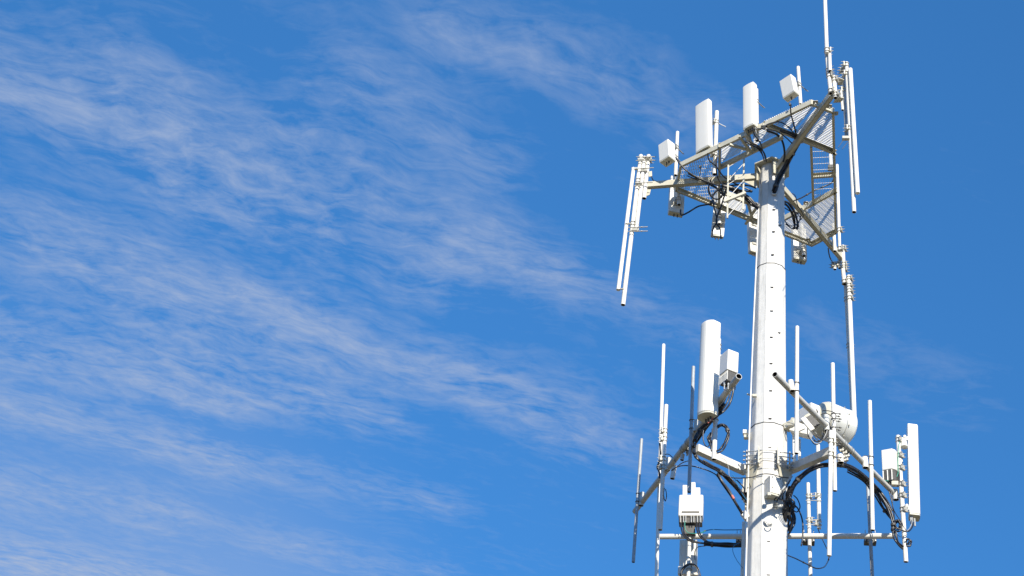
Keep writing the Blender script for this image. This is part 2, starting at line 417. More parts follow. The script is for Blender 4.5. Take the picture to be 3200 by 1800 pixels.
# strap bands below the boom collar
for y, e in ((1492, .036), (1516, .034)):
    z = zrow(y); r = mast_r(z)+e; mb = MB(); mb.box8(gon(z-.008, r), gon(z+.008, r)); part(mast, 'strap', mb, 'galv')

# collar that carries the lower booms
col = thing('boom_collar', 'clamp collar of upright plates and threaded rods round the white mast at boom height', 'clamp collar', (0, H, ZB))
rc = mast_r(ZB)
for sx in (-1, 1):
    for xo in (0, 1):
        x = sx*(rc*.52+xo*.21); yy = H-math.sqrt(max(.002, (rc+.03)**2-min(x*x, rc*rc)))-.06
        mb = MB(); mb.box((x, yy, ZB+.02), (.011, 0, 0), (0, .085, 0), (0, 0, .17)); part(col, 'flange_plate', mb, 'bolt', .003)
        mb = MB(); mb.box((x, 2*H-yy, ZB+.02), (.011, 0, 0), (0, .085, 0), (0, 0, .17)); part(col, 'flange_plate', mb, 'bolt', .003)
    for k in range(4):
        z = ZB+.14-.085*k; mb = MB(); x0 = sx*(rc*.52-.05); x1 = sx*(rc*.52+.21+.07)
        mb.rod((x0, H-rc-.05, z), (x1, H-rc*.75-.05, z), .009, n=8)
        for q in (.12, .3, .78, .93): 
            a = Vector((x0, H-rc-.05, z)).lerp(Vector((x1, H-rc*.75-.05, z)), q); mb.rod(a-Vector((.009, 0, 0)), a+Vector((.009, 0, 0)), .019, n=6)
        part(col, 'threaded_rod', mb, 'galv')
for z in (ZB+.15, ZB-.02):
    mb = MB(); mb.rod((-rc*.55, H-rc-.055, z), (rc*.55, H-rc-.055, z), .007, n=8); part(col, 'threaded_rod', mb, 'galv')
for sx in (-1, 1):
    for sy in (-1,):
        mb = MB(); a = Vector((sx*(rc*.55), H+sy*(rc+.02), ZB-.13)); b = Vector((sx*(rc+.12), H-.12, ZB-.13))
        c = Vector((sx*rc*.75, H-rc*.6, ZB-.62)); w = Vector((0, .012, 0)); mb.box8([a-w, b-w, c-w], [a+w, b+w, c+w]); part(col, 'gusset_plate', mb, 'cream')

# ------------------------------------------------------------------ upper triangular platform
plat = thing('antenna_platform', 'triangular cream steel platform with grating floors on top of the mast', 'platform', (0, H, ZP-.12))
def q(px, py, dz=0.): p = Zp(px, py, ZP); p.z += dz; return p
tips = dict(L=(2020, 580), T=(2600, 294), R=(2632, 808))
CEN = Vector((0, H, ZP))
aw = .10
for k, (x, y) in tips.items():
    t = q(x, y); d = (t-CEN).normalized(); a = CEN+d*(mast_r(ZP)+.02)
    mb = MB(); w = d.cross(Vector((0, 0, 1)))*aw/2; th = .011; h = .075
    for s_ in (-1, 1): mb.beam(a+w*s_*.9, t+w*s_*.9, th, 2*h)                       # hollow box beam: two webs
    mb.beam(a+Vector((0, 0, h-.006)), t+Vector((0, 0, h-.006)), aw-.034, .010); mb.beam(a-Vector((0, 0, h-.006)), t-Vector((0, 0, h-.006)), aw-.034, .010)
    part(plat, 'arm', mb, 'cream')
    # bracket at the mast
    mb = MB(); mb.box(a-d*.0+Vector((0, 0, -.01)), d*.02, w*2.6, Vector((0, 0, .20))); part(plat, 'arm_bracket', mb, 'cream', .004)
    mb = MB(); p3 = [a+d*.02+Vector((0, 0, -.08)), a+d*.34+Vector((0, 0, -.08)), a+d*.02+Vector((0, 0, -.32))]; ww = w*.12
    mb.box8([v+ww for v in p3], [v-ww for v in p3]); part(plat, 'arm_gusset', mb, 'cream')
DZ = .115                                     # floor frame sits on the arms
V = dict(LT1=(2125, 514), LT2=(2535, 318), TR1=(2607, 345), TR2=(2615, 724), RL1=(2537, 765), RL2=(2110, 592))
def qq(x, y): return Zp(x, y, ZP+DZ)
def channel(p, r_, name='frame_beam', h=.13, w=.055, inward=None):
    p = Vector(p); r_ = Vector(r_); d = (r_-p).normalized(); sd_ = Vector((-d.y, d.x, 0)); mid = (p+r_)/2
    if inward is None: inward = CEN-mid
    if sd_.dot(inward) < 0: sd_ = -sd_
    mb = MB(); mb.beam(p, r_, .010, h); e = d*.004
    for s_ in (-1, 1): mb.beam(p+sd_*w/2+e+Vector((0, 0, s_*(h/2-.006))), r_+sd_*w/2-e+Vector((0, 0, s_*(h/2-.006))), w-.012, .009)
    return part(plat, name, mb, 'cream')
ring = ['LT1', 'LT2', 'TR1', 'TR2', 'RL1', 'RL2']
for i in range(6): channel(qq(*V[ring[i]]), qq(*V[ring[(i+1) % 6]]))
inner = dict(T=((2384, 388), (2612, 480)), L=((2246, 452), (2244, 648)), R=((2614, 592), (2402, 706)))
for k, (a, b) in inner.items(): channel(qq(*a), qq(*b), 'cross_beam', inward=Vector((1, 0, 0)))
mids = dict(LT=((2250, 520), (2447, 423)), TR=((2538, 455), (2545, 634)), RL=((2245, 592), (2402, 655)))
for k, (a, b) in mids.items(): channel(qq(*a), qq(*b), 'walkway_beam', inward=Vector((0, 1, 0)))
channel(qq(2538, 552), qq(2613, 547), 'cross_beam', inward=Vector((0, -1, 0)))
channel(qq(2262, 555), qq(2268, 600), 'cross_beam', inward=Vector((1, 0, 0)), w=.04)
channel(qq(2330, 615), qq(2352, 695), 'cross_beam', inward=Vector((1, 0, 0)), w=.04)
channel(qq(2330, 400), qq(2352, 468), 'cross_beam', inward=Vector((1, 0, 0)), w=.04)

def clip(poly, p, d):
    lo, hi = -1e9, 1e9; n = len(poly); ar = sum(poly[i].x*poly[(i+1) % n].y-poly[(i+1) % n].x*poly[i].y for i in range(n)); sg = 1 if ar > 0 else -1
    for i in range(n):
        a = poly[i]; b = poly[(i+1) % n]; e = b-a; nr = Vector((-e.y, e.x))*sg
        den = nr.dot(d); num = nr.dot(a-p)
        if abs(den) < 1e-9:
            if nr.dot(p-a) < 0: return None
            continue
        t = num/den
        if den > 0: lo = max(lo, t)
        else: hi = min(hi, t)
    return (lo, hi) if hi-lo > .02 else None
def grating(pts, bardir, sp=.041, h=.024, th=.008, rodsp=.115, z=ZP+DZ+.085, inset=.03):
    P = [Vector((v.x, v.y)) for v in (qq(*p) for p in pts)]; c = sum(P, Vector((0, 0)))/len(P)
    P = [p+(c-p).normalized()*inset for p in P]
    d = Vector(bardir).normalized(); n_ = Vector((-d.y, d.x)); mb = MB()
    lo = min(n_.dot(p-c) for p in P); hi = max(n_.dot(p-c) for p in P); k = lo+sp*.5
    while k < hi:
        r_ = clip(P, c+n_*k, d)
        if r_:
            a = c+n_*k+d*r_[0]; b = c+n_*k+d*r_[1]; mb.beam((a.x, a.y, z), (b.x, b.y, z), th, h)
        k += sp
    lo = min(d.dot(p-c) for p in P); hi = max(d.dot(p-c) for p in P); k = lo+rodsp*.5
    while k < hi:
        r_ = clip(P, c+d*k, n_)
        if r_:
            a = c+d*k+n_*r_[0]; b = c+d*k+n_*r_[1]; mb.beam((a.x, a.y, z+h/2-.004), (b.x, b.y, z+h/2-.004), .007, .007)
        k += rodsp
    return part(plat, 'grating', mb, 'grate')
def dd(a, b): v = qq(*b)-qq(*a); return (v.x, v.y)
dT = dd(*inner['T']); dL = dd(*inner['L']); dR = dd(*inner['R'])
grating([(2384, 388), (2535, 318), (2560, 330), (2475, 424)], dT)
grating([(2478, 424), (2562, 330), (2607, 345), (2612, 480)], dT)
grating([(2125, 514), (2246, 455), (2245, 562), (2112, 566)], (.12, 1), sp=.048)
grating([(2112, 572), (2245, 568), (2244, 648), (2110, 592)], (.12, 1), sp=.048)
grating([(2613, 592), (2615, 724), (2580, 745), (2500, 652)], dR)
grating([(2497, 655), (2575, 745), (2537, 765), (2402, 706)], dR)
grating([(2250, 455), (2340, 410), (2350, 470), (2252, 518)], dT)
grating([(2345, 408), (2382, 390), (2447, 420), (2355, 468)], dT)
grating([(2538, 452), (2612, 482), (2613, 546), (2538, 550)], (.06, 1), sp=.05, rodsp=.19, th=.005)
grating([(2538, 556), (2613, 550), (2613, 594), (2545, 632)], (.06, 1), sp=.05, rodsp=.19, th=.005)
grating([(2248, 595), (2330, 628), (2335, 686), (2246, 646)], dd((2250, 650), (2400, 705)))
grating([(2334, 630), (2400, 655), (2402, 706), (2338, 686)], dd((2250, 650), (2400, 705)))
# knee rods and bolts of the platform
for (a, b) in (((2370, 640), (2330, 700)), ((2310, 425), (2350, 480)), ((2330, 420), (2355, 455)), ((2280, 452), (2345, 470))):
    mb = MB(); mb.beam(q(*a), q(*b), .05, .05); part(plat, 'brace', mb, 'cream')
for (x, y) in ((2131, 585), (2525, 755), (2565, 752), (2598, 740), (2548, 326), (2592, 338), (2612, 360), (2506, 447), (2518, 640), (2262, 583), (2385, 402)):
    p = q(x, y, .03); mb = MB(); mb.rod(p-Vector((0, 0, .03)), p+Vector((0, 0, .02)), .02, n=6); mb.box(p+Vector((0, 0, .026)), (.05, 0, 0), (0, .05, 0), (0, 0, .005)); part(plat, 'bolt_plate', mb, 'bolt')
# ladder bracket hanging on the near-left side
lad = thing('ladder_bracket', 'narrow two-rail lattice bracket hanging beside the mast head under the platform', 'bracket', W(2276, 680, H-.75))
A1, A2 = W(2276, 516, H-.75), W(2273, 682, H-.75); B1, B2 = W(2325, 492, H-.75), W(2322, 656, H-.75)
for a, b in ((A1, A2), (B1, B2)):
    mb = MB(); mb.beam(a, b, .034, .034, up=(0, 1, 0)); part(lad, 'rail', mb, 'cream', .004)
for i in range(3):
    a = A1.lerp(A2, (i+.12)/3); b = B1.lerp(B2, (i)/3); c_ = A1.lerp(A2, (i+.9)/3)
    mb = MB(); mb.rod(a, b, .007); part(lad, 'rung', mb, 'pipe')
    mb = MB(); mb.rod(c_, B1.lerp(B2, (i+.35)/3), .007); part(lad, 'rung', mb, 'pipe')
mb = MB(); mb.beam(W(2262, 630, H-.8), W(2330, 602, H-.8), .05, .06); part(lad, 'foot_bar', mb, 'cream', .004)

# ------------------------------------------------------------------ upper panel antennas
def Yof(px, py, z=None): return Zp(px, py, ZP+DZ if z is None else z).y-H
G1 = 'white panel antennas on the platform'
def panel_ant(label, bl, bn, br, tn, Y, bulge=0., bev=.02, post=None, postY=None, fit=2, group=G1, name='panel_antenna', brackets=()):
    loop, off, u, v = prism(bl, bn, br, tn, Y, bulge)
    t = panel(name, label, 'panel antenna', loop, off, group, bev, fittings=fit)
    c = sum(loop, Vector())/len(loop); back = v.normalized()
    if post:
        (a, b, r) = post; pY = postY if postY is not None else (c+v).y-H+.08
        P = W(a[0], a[1], H+pY); Q = W(b[0], b[1], H+pY); mb = MB(); mb.tube(Q, P, r*mpx(P)); part(t, 'mounting_post', mb, ['pipe', 'hollow'])
        for k in brackets:
            p = Q.lerp(P, k); part(t, 'bracket', clamp_mb(p, P-Q, r*mpx(P), c+v*.5+off*k-p, True, .9), 'bolt')
            rd = MB(); s_ = (p-(c+off*k)); s_.z = 0; s_ = s_.normalized(); rd.rod(p-s_*.1+Vector((0, 0, .03)), p+s_*.2+Vector((.02, 0, -.03)), .009, n=6); rd.rod(p-s_*.1+Vector((.05, 0, -.02)), p+s_*.16+Vector((.07, 0, -.07)), .009, n=6); part(t, 'threaded_rod', rd, 'galv')
    return t
panel_ant('short boxy white panel antenna above the left corner of the platform', (2060, 508), (2091, 488), (2113, 503), (2087, 433), Yof(2118, 520)-.12, bev=.018, post=((2117, 413), (2111, 548), 5.5), brackets=(.38, .62))
panel_ant('tallest white panel antenna on the platform, second from the left corner', (2173, 481), (2217, 455), (2229, 463), (2214, 306), Yof(2205, 480)-.15, bulge=.015, bev=.03, post=((2240, 349), (2233, 545), 6.5), brackets=(.82, .3))
panel_ant('tall white panel antenna standing between the tallest panel and the small box one', (2321, 407), (2356, 388), (2369, 398), (2354, 253), Yof(2350, 400)-.15, bulge=.015, bev=.03, post=((2364, 280), (2366, 440), 5.5), brackets=(.75, .28), fit=3)
panel_ant('short boxy white panel antenna standing near the whip at the right corner', (2446, 309), (2483, 285), (2499, 300), (2471, 230), Yof(2490, 335)-.15, bev=.018, post=((2494, 210), (2502, 326), 5.5), brackets=(.5,), fit=1)
G2 = 'panel antennas hanging behind the far edge of the platform'
def hang(label, pl, pr, dep, tl, Y, post=None, fit=2, dn=('grey',)):
    loop, off = slab(pl, pr, dep, tl, Y)
    t = panel('panel_antenna', label, 'panel antenna', loop, off, G2, .015, fittings=fit)
    A, B = loop[0], loop[1]; d = off.normalized(); n_ = (loop[0]-loop[3]).normalized(); L_ = off.length
    mb = MB(); c = (A+B)/2+n_*.012
    mb.box(c+d*L_*.22, (B-A)*.30, n_*.010, d*.05); mb.box(c+d*L_*.7, (B-A)*.30, n_*.010, d*.05); part(t, 'bracket', mb, 'bolt', .003)
    if post:
        a, b, r = post; pY = (c+n_*.10).y-H; P = W(a[0], a[1], H+pY); Q = W(b[0], b[1], H+pY); mb = MB(); mb.tube(Q, P, r*mpx(P)); part(t, 'mounting_post', mb, ['pipe', 'hollow'])
        part(t, 'bracket', clamp_mb(Q.lerp(P, .15), P-Q, r*mpx(P), -n_, True, .9), 'bolt')
    return t
hang('white panel hanging below the left corner of the platform, its back towards the mast', (2091, 659), (2137, 668), .16, (2097, 548), Yof(2115, 592)+.18, post=((2112, 528), (2122, 640), 6))
hang('narrow white panel hanging under the platform left of the mast, two black plugs below', (2222, 734), (2262, 740), .09, (2236, 590), Yof(2240, 650)+.12, post=((2245, 560), (2248, 700), 6), fit=2)
hang('white panel half hidden behind the left side of the mast below the platform', (2346, 783), (2374, 792), .14, (2340, 660), Yof(2360, 690)+.18)
hang('white panel hanging right of the mast below the lower platform corner', (2481, 806), (2523, 815), .17, (2478, 706), Yof(2500, 745)+.2, post=((2505, 700), (2512, 800), 6))
ppipe('panel_antenna', 'slim white antenna seen edge-on along the right edge of the platform', 'panel antenna', (2616, 514), (2624, 784), 4.6, Yof(2614, 620)+.1, clamps=(722, 778), side=(1, -.3, 0), hollow=False)
ppipe('mounting_pipe', 'short cream pipe beside the slim edge-on antenna at the lower right corner', 'pipe', (2604, 700), (2609, 785), 5.5, Yof(2600, 735)+.1)
t_, P_, Q_, r_ = ppipe('small_antenna', 'small white antenna with dark base seen through the right grating', 'antenna', (2595, 482), (2597, 519), 5.5, Yof(2597, 540, ZP+.3)+.1, hollow=False)
mb = MB(); mb.box(Q_-Vector((0, 0, .05)), (.07, 0, 0), (0, .06, 0), (0, 0, .05)); part(t_, 'base', mb, 'dark', .01)

# ------------------------------------------------------------------ clusters of pipes at the platform corners
GL = 'pipes clustered at the left arm tip'
YL = Yof(2020, 580, ZP)
ppipe('omni_antenna', 'long thin white antenna tube outermost left of the left cluster', 'antenna', (1980, 524), (1932, 906), 6.2, YL-.15, clamps=(), hollow=False, group=GL)
ppipe('mounting_pipe', 'longest open pipe of the left cluster, reaching below the antenna tube', 'pipe', (2003, 486), (1947, 953), 6.8, YL-.1, clamps=(573, 712), side=(1, 0, 0), group=GL)
ppipe('mounting_pipe', 'middle open pipe of the left cluster, ending halfway down', 'pipe', (2014, 491), (1988, 721), 6.2, YL-.12, clamps=(), side=(1, 0, 0), group=GL)
ppipe('mounting_pipe', 'shortest open pipe of the left cluster, beside the arm tip', 'pipe', (2027, 486), (2013, 620), 6.5, YL-.08, clamps=(500,), side=(1, 0, 0), group=GL)
rodset = thing('threaded_rods', 'thin threaded rods tying the left cluster of pipes together', 'clamp rods', W(2010, 530, H+YL-.16), None)
for (x0, y0, x1, y1) in ((1988, 490, 2050, 490), (1987, 502, 2049, 501), (1982, 528, 2043, 524), (1984, 572, 2040, 570), (1982, 581, 2006, 580), (1963, 711, 2024, 709), (1961, 723, 2024, 722), (1955, 698, 1974, 699), (1936, 903, 1950, 903)):
    mb = MB(); a = W(x0, y0, H+YL-.2); b = W(x1, y1, H+YL-.2); mb.rod(a, b, .010, n=8); d = (b-a)
    for k in (.15, .5, .7): mb.rod(a+d*k-d.normalized()*.012, a+d*k+d.normalized()*.012, .019, n=6)
    part(rodset, 'threaded_rod', mb, 'bolt')
for (x, y) in ((2003, 497), (2020, 493), (1996, 574), (2012, 532), (1986, 717), (1984, 527)):
    mb = MB(); c = W(x, y, H+YL-.17); mb.box(c, (.075, 0, 0), (0, .02, 0), (0, 0, .03)); part(rodset, 'clamp', mb, 'bolt', .006)
def plate(label, pts, Y, th=.02, mat='cream', name='bracket', flat=True):
    if flat:
        z = W(pts[0][0], pts[0][1], H+Y).z; P = [Zp(x, y, z) for x, y in pts]; off = Vector((0, 0, th))
    else: P = [W(x, y, H+Y) for x, y in pts]; off = Vector((0, th, 0))
    mb = MB(); mb.box8(P, [p+off for p in P]); return single(name, mb, mat, label, 'bracket', P[0], bevel=.003)
plate('cream steel plate under the left arm tip beside the shortest pipe', [(2018, 585), (2034, 592), (2030, 608), (2014, 615)], YL, .015, flat=False)
plate('small cream clamp plate left of the left cluster near its top', [(2027, 536), (2037, 534), (2038, 550), (2028, 552)], YL-.02, .015, flat=False)
# right top cluster
YT = Yof(2600, 294, ZP)
t_, P_, Q_, r_ = ppipe('whip_antenna', 'tall white whip antenna rising out of the top of the photo', 'antenna', (2576, -60), (2584, 166), 6.0, YT-.25, clamps=(158,), side=(1, .2, 0), hollow=False)
ppipe('mounting_pipe', 'thick white pipe clamped to the foot of the tall whip antenna', 'pipe', (2592, 158), (2594, 222), 5.6, YT-.22, clamps=(), group='pipes at the whip foot')
ppipe('mounting_pipe', 'white pipe directly below the whip antenna with clamps on both ends', 'pipe', (2582, 160), (2596, 292), 6.2, YT-.15, clamps=(222, 238, 286), side=(1, -.3, 0), group='pipes at the whip foot')
ppipe('mounting_pipe', 'short open white pipe just right of the whip foot pipe', 'pipe', (2606, 240), (2611, 306), 6.5, YT-.12, clamps=(250, 297), side=(1, -.3, 0), group='pipes at the whip foot')
GR = 'pipes hanging at the right arm tip'
ppipe('omni_antenna', 'thick white antenna tube hanging outermost right of the platform', 'antenna', (2657, 214), (2680, 604), 6.8, YT+.0, clamps=(), hollow=False, group=GR)
ppipe('mounting_pipe', 'longest open pipe hanging beside the thick outermost antenna tube', 'pipe', (2645, 196), (2669, 663), 6.2, YT+.08, clamps=(205, 235, 415), side=(-1, -.2, 0), group=GR)
ppipe('mounting_pipe', 'thin shaded pipe innermost of the right hanging group', 'pipe', (2634, 208), (2645, 432), 5.0, YT+.2, clamps=(222, 285), side=(-1, -.2, 0), mat='shade_pipe', group=GR)
ppipe('mounting_pipe', 'stubby open pipe with dark end left of the right hanging group', 'pipe', (2628, 285), (2633, 344), 4.0, YT+.1, clamps=(), group=GR)
plate('upper cream plate tying the whip foot to the right hanging pipes', [(2620, 242), (2638, 250), (2630, 268), (2616, 266)], YT-.0)
plate('lower cream plate tying the whip foot to the right hanging pipes', [(2613, 304), (2637, 306), (2630, 320), (2604, 322)], YT-.0)
an = thing('small_yagi', 'small bracket with two thin dark prongs pointing down-left from the right hanging pipe', 'antenna', W(2644, 435, H+YT))
mb = MB(); mb.box(W(2643, 432, H+YT), (.07, 0, 0), (0, .04, 0), (0, 0, .035)); part(an, 'bracket', mb, 'bolt', .01)
for a, b in (((2636, 437), (2619, 461)), ((2649, 444), (2632, 466))):
    mb = MB(); mb.rod(W(*a, H+YT-.03), W(*b, H+YT-.25), .006, n=6); part(an, 'prong', mb, 'dark')
# pipe stack below the lower right corner
YR = Yof(2632, 808, ZP)
GS = 'pipes stacked below the lower right corner'
ppipe('mounting_pipe', 'top open pipe of the stack at the lower right arm tip', 'pipe', (2634, 768), (2637, 845), 5.6, YR-.1, clamps=(778, 827, 842), side=(1, -.2, 0), group=GS)
ppipe('mounting_pipe', 'small dark-ended pipe left of the stack at the lower right arm tip', 'pipe', (2607, 820), (2609, 842), 5., YR+.02, clamps=(830,), side=(-1, -.3, 0), group=GS)
ppipe('mounting_pipe', 'second small dark-ended pipe under the lower right arm tip', 'pipe', (2622, 806), (2624, 838), 5., YR+.05, clamps=(828,), side=(-1, -.3, 0), group=GS)
ppipe('mounting_pipe', 'short white pipe in the middle of the right stack above the long antenna', 'pipe', (2634, 842), (2639, 888), 6.5, YR-.15, clamps=(882,), side=(1, -.3, 0), group=GS)
ppipe('mounting_pipe', 'long white pipe running down beside the long antenna on the right', 'pipe', (2642, 888), (2667, 1357), 5.8, YR-.05, clamps=(940, 1092), side=(1, -.3, 0), group=GS)
ppipe('omni_antenna', 'long white antenna tube hanging down the right side between the two levels', 'antenna', (2652, 860), (2670, 1320), 7.2, YR-.2, clamps=(872, 896, 915, 938), side=(1, -.3, 0), hollow=False, group=GS, cs=.9)

# ------------------------------------------------------------------ mast head cables
cable('cable_bundle', 'thick black cable bundle dropping from the upper right arm into the port in the mast', [(2604, 286, YT+.3), (2560, 350, -1.6), (2510, 420, -.95), (2490, 452, -.75), (2460, 512, -.52), (2432, 560, -.42), (2420, 598, -.33), (2420, 603, -.24)], 3.0, ties=(.35, .5, .8), strands=5, spread=1.3)
cable('cable', 'thin black cable looping from the platform edge to the bundle above the mast', [(2395, 408, -1.2), (2430, 422, -1.1), (2446, 445, -1.0), (2452, 480, -.8), (2448, 505, -.6)], 2.6)
cable('cable', 'black cable hanging from the small box panel across the upper right grating', [(2472, 326, -2.0), (2471, 350, -1.9), (2478, 380, -1.7), (2486, 412, -1.3), (2492, 436, -.9)], 1.8)
cable('cable', 'black cable arching under the upper right grating from the tall panel', [(2382, 402, -1.75), (2400, 388, -1.7), (2432, 381, -1.6), (2458, 392, -1.4), (2480, 415, -1.2), (2488, 440, -.9)], 1.6)
cable('cable', 'second black cable under the upper right grating, sagging lower', [(2345, 408, -1.7), (2370, 402, -1.7), (2420, 408, -1.5), (2450, 425, -1.3), (2475, 448, -1.)], 1.6)
cable('cable', 'black cable from the left box panel running along the left arm', [(2112, 492, -.55), (2124, 512, -.55), (2150, 537, -.5), (2186, 558, -.45), (2230, 575, -.4), (2290, 590, -.4), (2350, 600, -.4)], 2.0, ties=(.45,))
cable('cable', 'black cable from the tallest panel dropping to the left arm', [(2212, 478, -1.1), (2216, 500, -1.0), (2238, 520, -.9), (2262, 552, -.7), (2300, 575, -.5), (2352, 598, -.4)], 1.8, ties=(.25,))
cable('cable', 'black cable hanging in a bow behind the tallest panel post', [(2240, 490, -1.0), (2238, 530, -.9), (2245, 560, -.7), (2265, 585, -.6)], 1.8)
cable('cable', 'black cable sagging from the left hanging panel to the narrow hanging panel', [(2127, 655, .55), (2129, 672, .55), (2150, 664, .5), (2180, 646, .45), (2205, 640, .4), (2225, 638, .4)], 2.2)
cable('cable_bundle', 'black cable bundle sweeping from the left arm into the left side of the mast', [(2255, 585, -.4), (2290, 592, -.35), (2330, 615, -.3), (2350, 635, -.25), (2372, 650, -.2)], 2.6, strands=5, ties=(.4,))
cable('cable', 'black cable loop in front of the narrow hanging panel', [(2260, 588, -.4), (2236, 600, -.35), (2226, 620, -.3), (2238, 640, -.3)], 2.4)
cable('cable', 'black cable dropping down the narrow hanging panel', [(2226, 620, .2), (2232, 650, .3), (2240, 690, .3), (2228, 715, .35), (2226, 742, .4)], 2.0)
cable('cable', 'second black cable dropping down the narrow hanging panel', [(2270, 590, .2), (2255, 640, .3), (2238, 690, .3), (2250, 715, .35), (2253, 746, .4)], 2.0)
cable('cable', 'small black drip cable between left cluster and left arm', [(2036, 552, YL), (2042, 564, YL), (2054, 567, YL)], 1.4)
cable('cable_bundle', 'black cable bundle drooping behind the mast on its right under the platform', [(2448, 632, .3), (2462, 640, .4), (2480, 665, .55), (2487, 700, .7), (2486, 716, .75)], 2.6, strands=4, ties=(.6,))
cable('cable', 'thin black cable looping under the lower right grating', [(2450, 648, .35), (2470, 660, .5), (2500, 668, .6), (2498, 690, .7), (2482, 716, .8), (2455, 700, .6)], 1.3)
cable('cable', 'black cable climbing along the right walkway edge', [(2480, 628, .5), (2505, 618, .7), (2540, 598, .8), (2570, 585, .9), (2600, 570, .9), (2606, 545, .8), (2598, 530, .8)], 1.7, ties=(.25, .5))
cable('cable', 'thin black wire bowing up beside the right arm near the mast', [(2476, 604, .3), (2486, 614, .35), (2492, 640, .5), (2510, 672, .7), (2498, 690, .75)], 1.1)
cable('cable', 'black cable hanging from the lower right arm to the small pipes', [(2588, 775, 2.2), (2591, 795, 2.3), (2596, 810, 2.4), (2604, 822, YR)], 1.6)
cable('conduit', 'thin white conduit running down the left side of the mast', [(2376, 560, -.18), (2371, 650, -.2), (2362, 850, -.22), (2352, 1080, -.26), (2342, 1350, -.3), (2338, 1500, -.3), (2333, 1700, -.34), (2328, 1900, -.36)], 2.2, mat='pipe', cat='conduit')

# ------------------------------------------------------------------ lower booms
def boom(label, a, b, rpx, arm, name='antenna_boom'):
    A = Zp(*a, ZB); B = Zp(*b, ZB); t = thing(name, label, 'boom', (A+B)/2, 'booms of the lower antenna frame'); r = rpx*mpx((A+B)/2)
    mb = MB(); mb.tube(A, B, r, 24, deep=.9); part(t, 'boom_pipe', mb, ['boom', 'hollow'])
    if arm:
        (x0, y0), (x1, y1) = arm; p = Zp(x0, y0, ZB-.02); q_ = Zp(x1, y1, ZB-.02)
        mb = MB(); mb.beam(p, q_, .13, .15); part(t, 'arm', mb, 'boom' if 0 else 'mast', .008)
        # plate and U-bolts where arm meets boom
        d = (B-A).normalized(); nrm = Vector((-d.y, d.x, 0)); c = A+d*(p-A).dot(d); s_ = 1 if nrm.dot(q_-c) > 0 else -1
        mb = MB(); mb.box(c+nrm*s_*(r+.03), d*.17, nrm*.01, Vector((0, 0, .12))); part(t, 'joint_plate', mb, 'bolt', .004)
        for k in (-.13, .13): part(t, 'u_bolt', clamp_mb(c+d*k, d, r, nrm*s_, True, .8), 'galv')
    return t, A, B, r
tL, LA, LB, rL = boom('left boom of the lower frame, sloping from the big panel to far left', (2309, 1176), (1984, 1598), 9.3, ((2176, 1402), (2330, 1472)))
tR, RA, RB, rR = boom('right boom of the lower frame, sloping from the mast front to right panel', (2421, 1170), (2803, 1551), 9.0, ((2606, 1408), (2462, 1470)))
FY = 1.9
FA = W(2063, 1677, H+FY); FB = Zp(2796, 1675, FA.z)
tF = thing('antenna_boom', 'level boom of the lower frame running behind the mast at the bottom', 'boom', (FA+FB)/2, 'booms of the lower antenna frame'); rF = 8.6*mpx((FA+FB)/2)
mb = MB(); mb.tube(FA, FB, rF, 24); part(tF, 'boom_pipe', mb, ['pipe', 'hollow'])
fc = FA.lerp(FB, .47); mb = MB(); mb.beam(fc, Vector((0, H+.3, fc.z-.02)), .13, .15); part(tF, 'arm', mb, 'mast', .008)
def onL(px, off=-.13):                      # depth of the left boom at a photo column
    lo, hi = 0., 1.
    for _ in range(40):
        m_ = (lo+hi)/2; p = ROT.inverted() @ (LA.lerp(LB, m_)-EYE); x = 1600+F*p.x/-p.z
        if x > px: lo = m_
        else: hi = m_
    return LA.lerp(LB, lo).y-H+off
def onR(px, off=-.13):
    lo, hi = 0., 1.
    for _ in range(40):
        m_ = (lo+hi)/2; p = ROT.inverted() @ (RA.lerp(RB, m_)-EYE); x = 1600+F*p.x/-p.z
        if x < px: lo = m_
        else: hi = m_
    return RA.lerp(RB, lo).y-H+off
def crossover(name_label, x0, y0, x1, y1, rpx, Y, mat='pipe'):
    P = W(x0, y0, H+Y); Q = W(x1, y1, H+Y); mb = MB(); r = rpx*mpx(P); mb.tube(Q, P, r, deep=.1)
    return single('crossover_sleeve', mb, [mat, 'hollow'], name_label, 'sleeve', Q, 'crossover sleeves on the booms')
GV = 'upright pipes on the left boom'
ppipe('mounting_pipe', 'leftmost thin open pipe clamped to the end of the left boom', 'pipe', (2005, 1372), (1979, 1757), 5.0, onL(2000), clamps=(1550, 1575), side=(1, .2, 0), mat='shade_pipe', group=GV, rods=False)
ppipe('omni_antenna', 'pale long antenna pole passing behind the left boom down to the bottom edge', 'antenna', (2074, 1075), (2050, 1850), 5.6, onL(2070, .35), hollow=False, group=GV)
ppipe('mounting_pipe', 'open pipe standing in front of the pale long pole on the left boom', 'pipe', (2082, 1266), (2063, 1656), 6.6, onL(2075), clamps=(1352, 1378, 1442, 1468), side=(-1, -.3, 0), group=GV, cs=.9)
ppipe('mounting_pipe', 'slim pipe on the left boom just left of the big rounded panel', 'pipe', (2167, 1146), (2153, 1538), 5.6, onL(2163), clamps=(1321, 1348), side=(1, .2, 0), mat='shade_pipe', group=GV, rods=False)
crossover('grey sleeve on the left boom beside the front open pipe', 2090, 1432, 2086, 1470, 8, onL(2088, -.02), 'boom')
crossover('white stub hanging from the left boom beside the front open pipe', 2108, 1455, 2101, 1496, 7.5, onL(2104, .12))
crossover('grey sleeve on the left boom above the slim pipe', 2180, 1315, 2176, 1350, 10, onL(2176, -.06), 'boom')
crossover('small grey sleeve at the far end of the left boom', 2008, 1540, 2003, 1580, 8, onL(2004, -.05), 'boom')
crossover('dark stub under the left boom behind the slim pipe', 2134, 1420, 2131, 1438, 6, onL(2133, .05), 'boom')
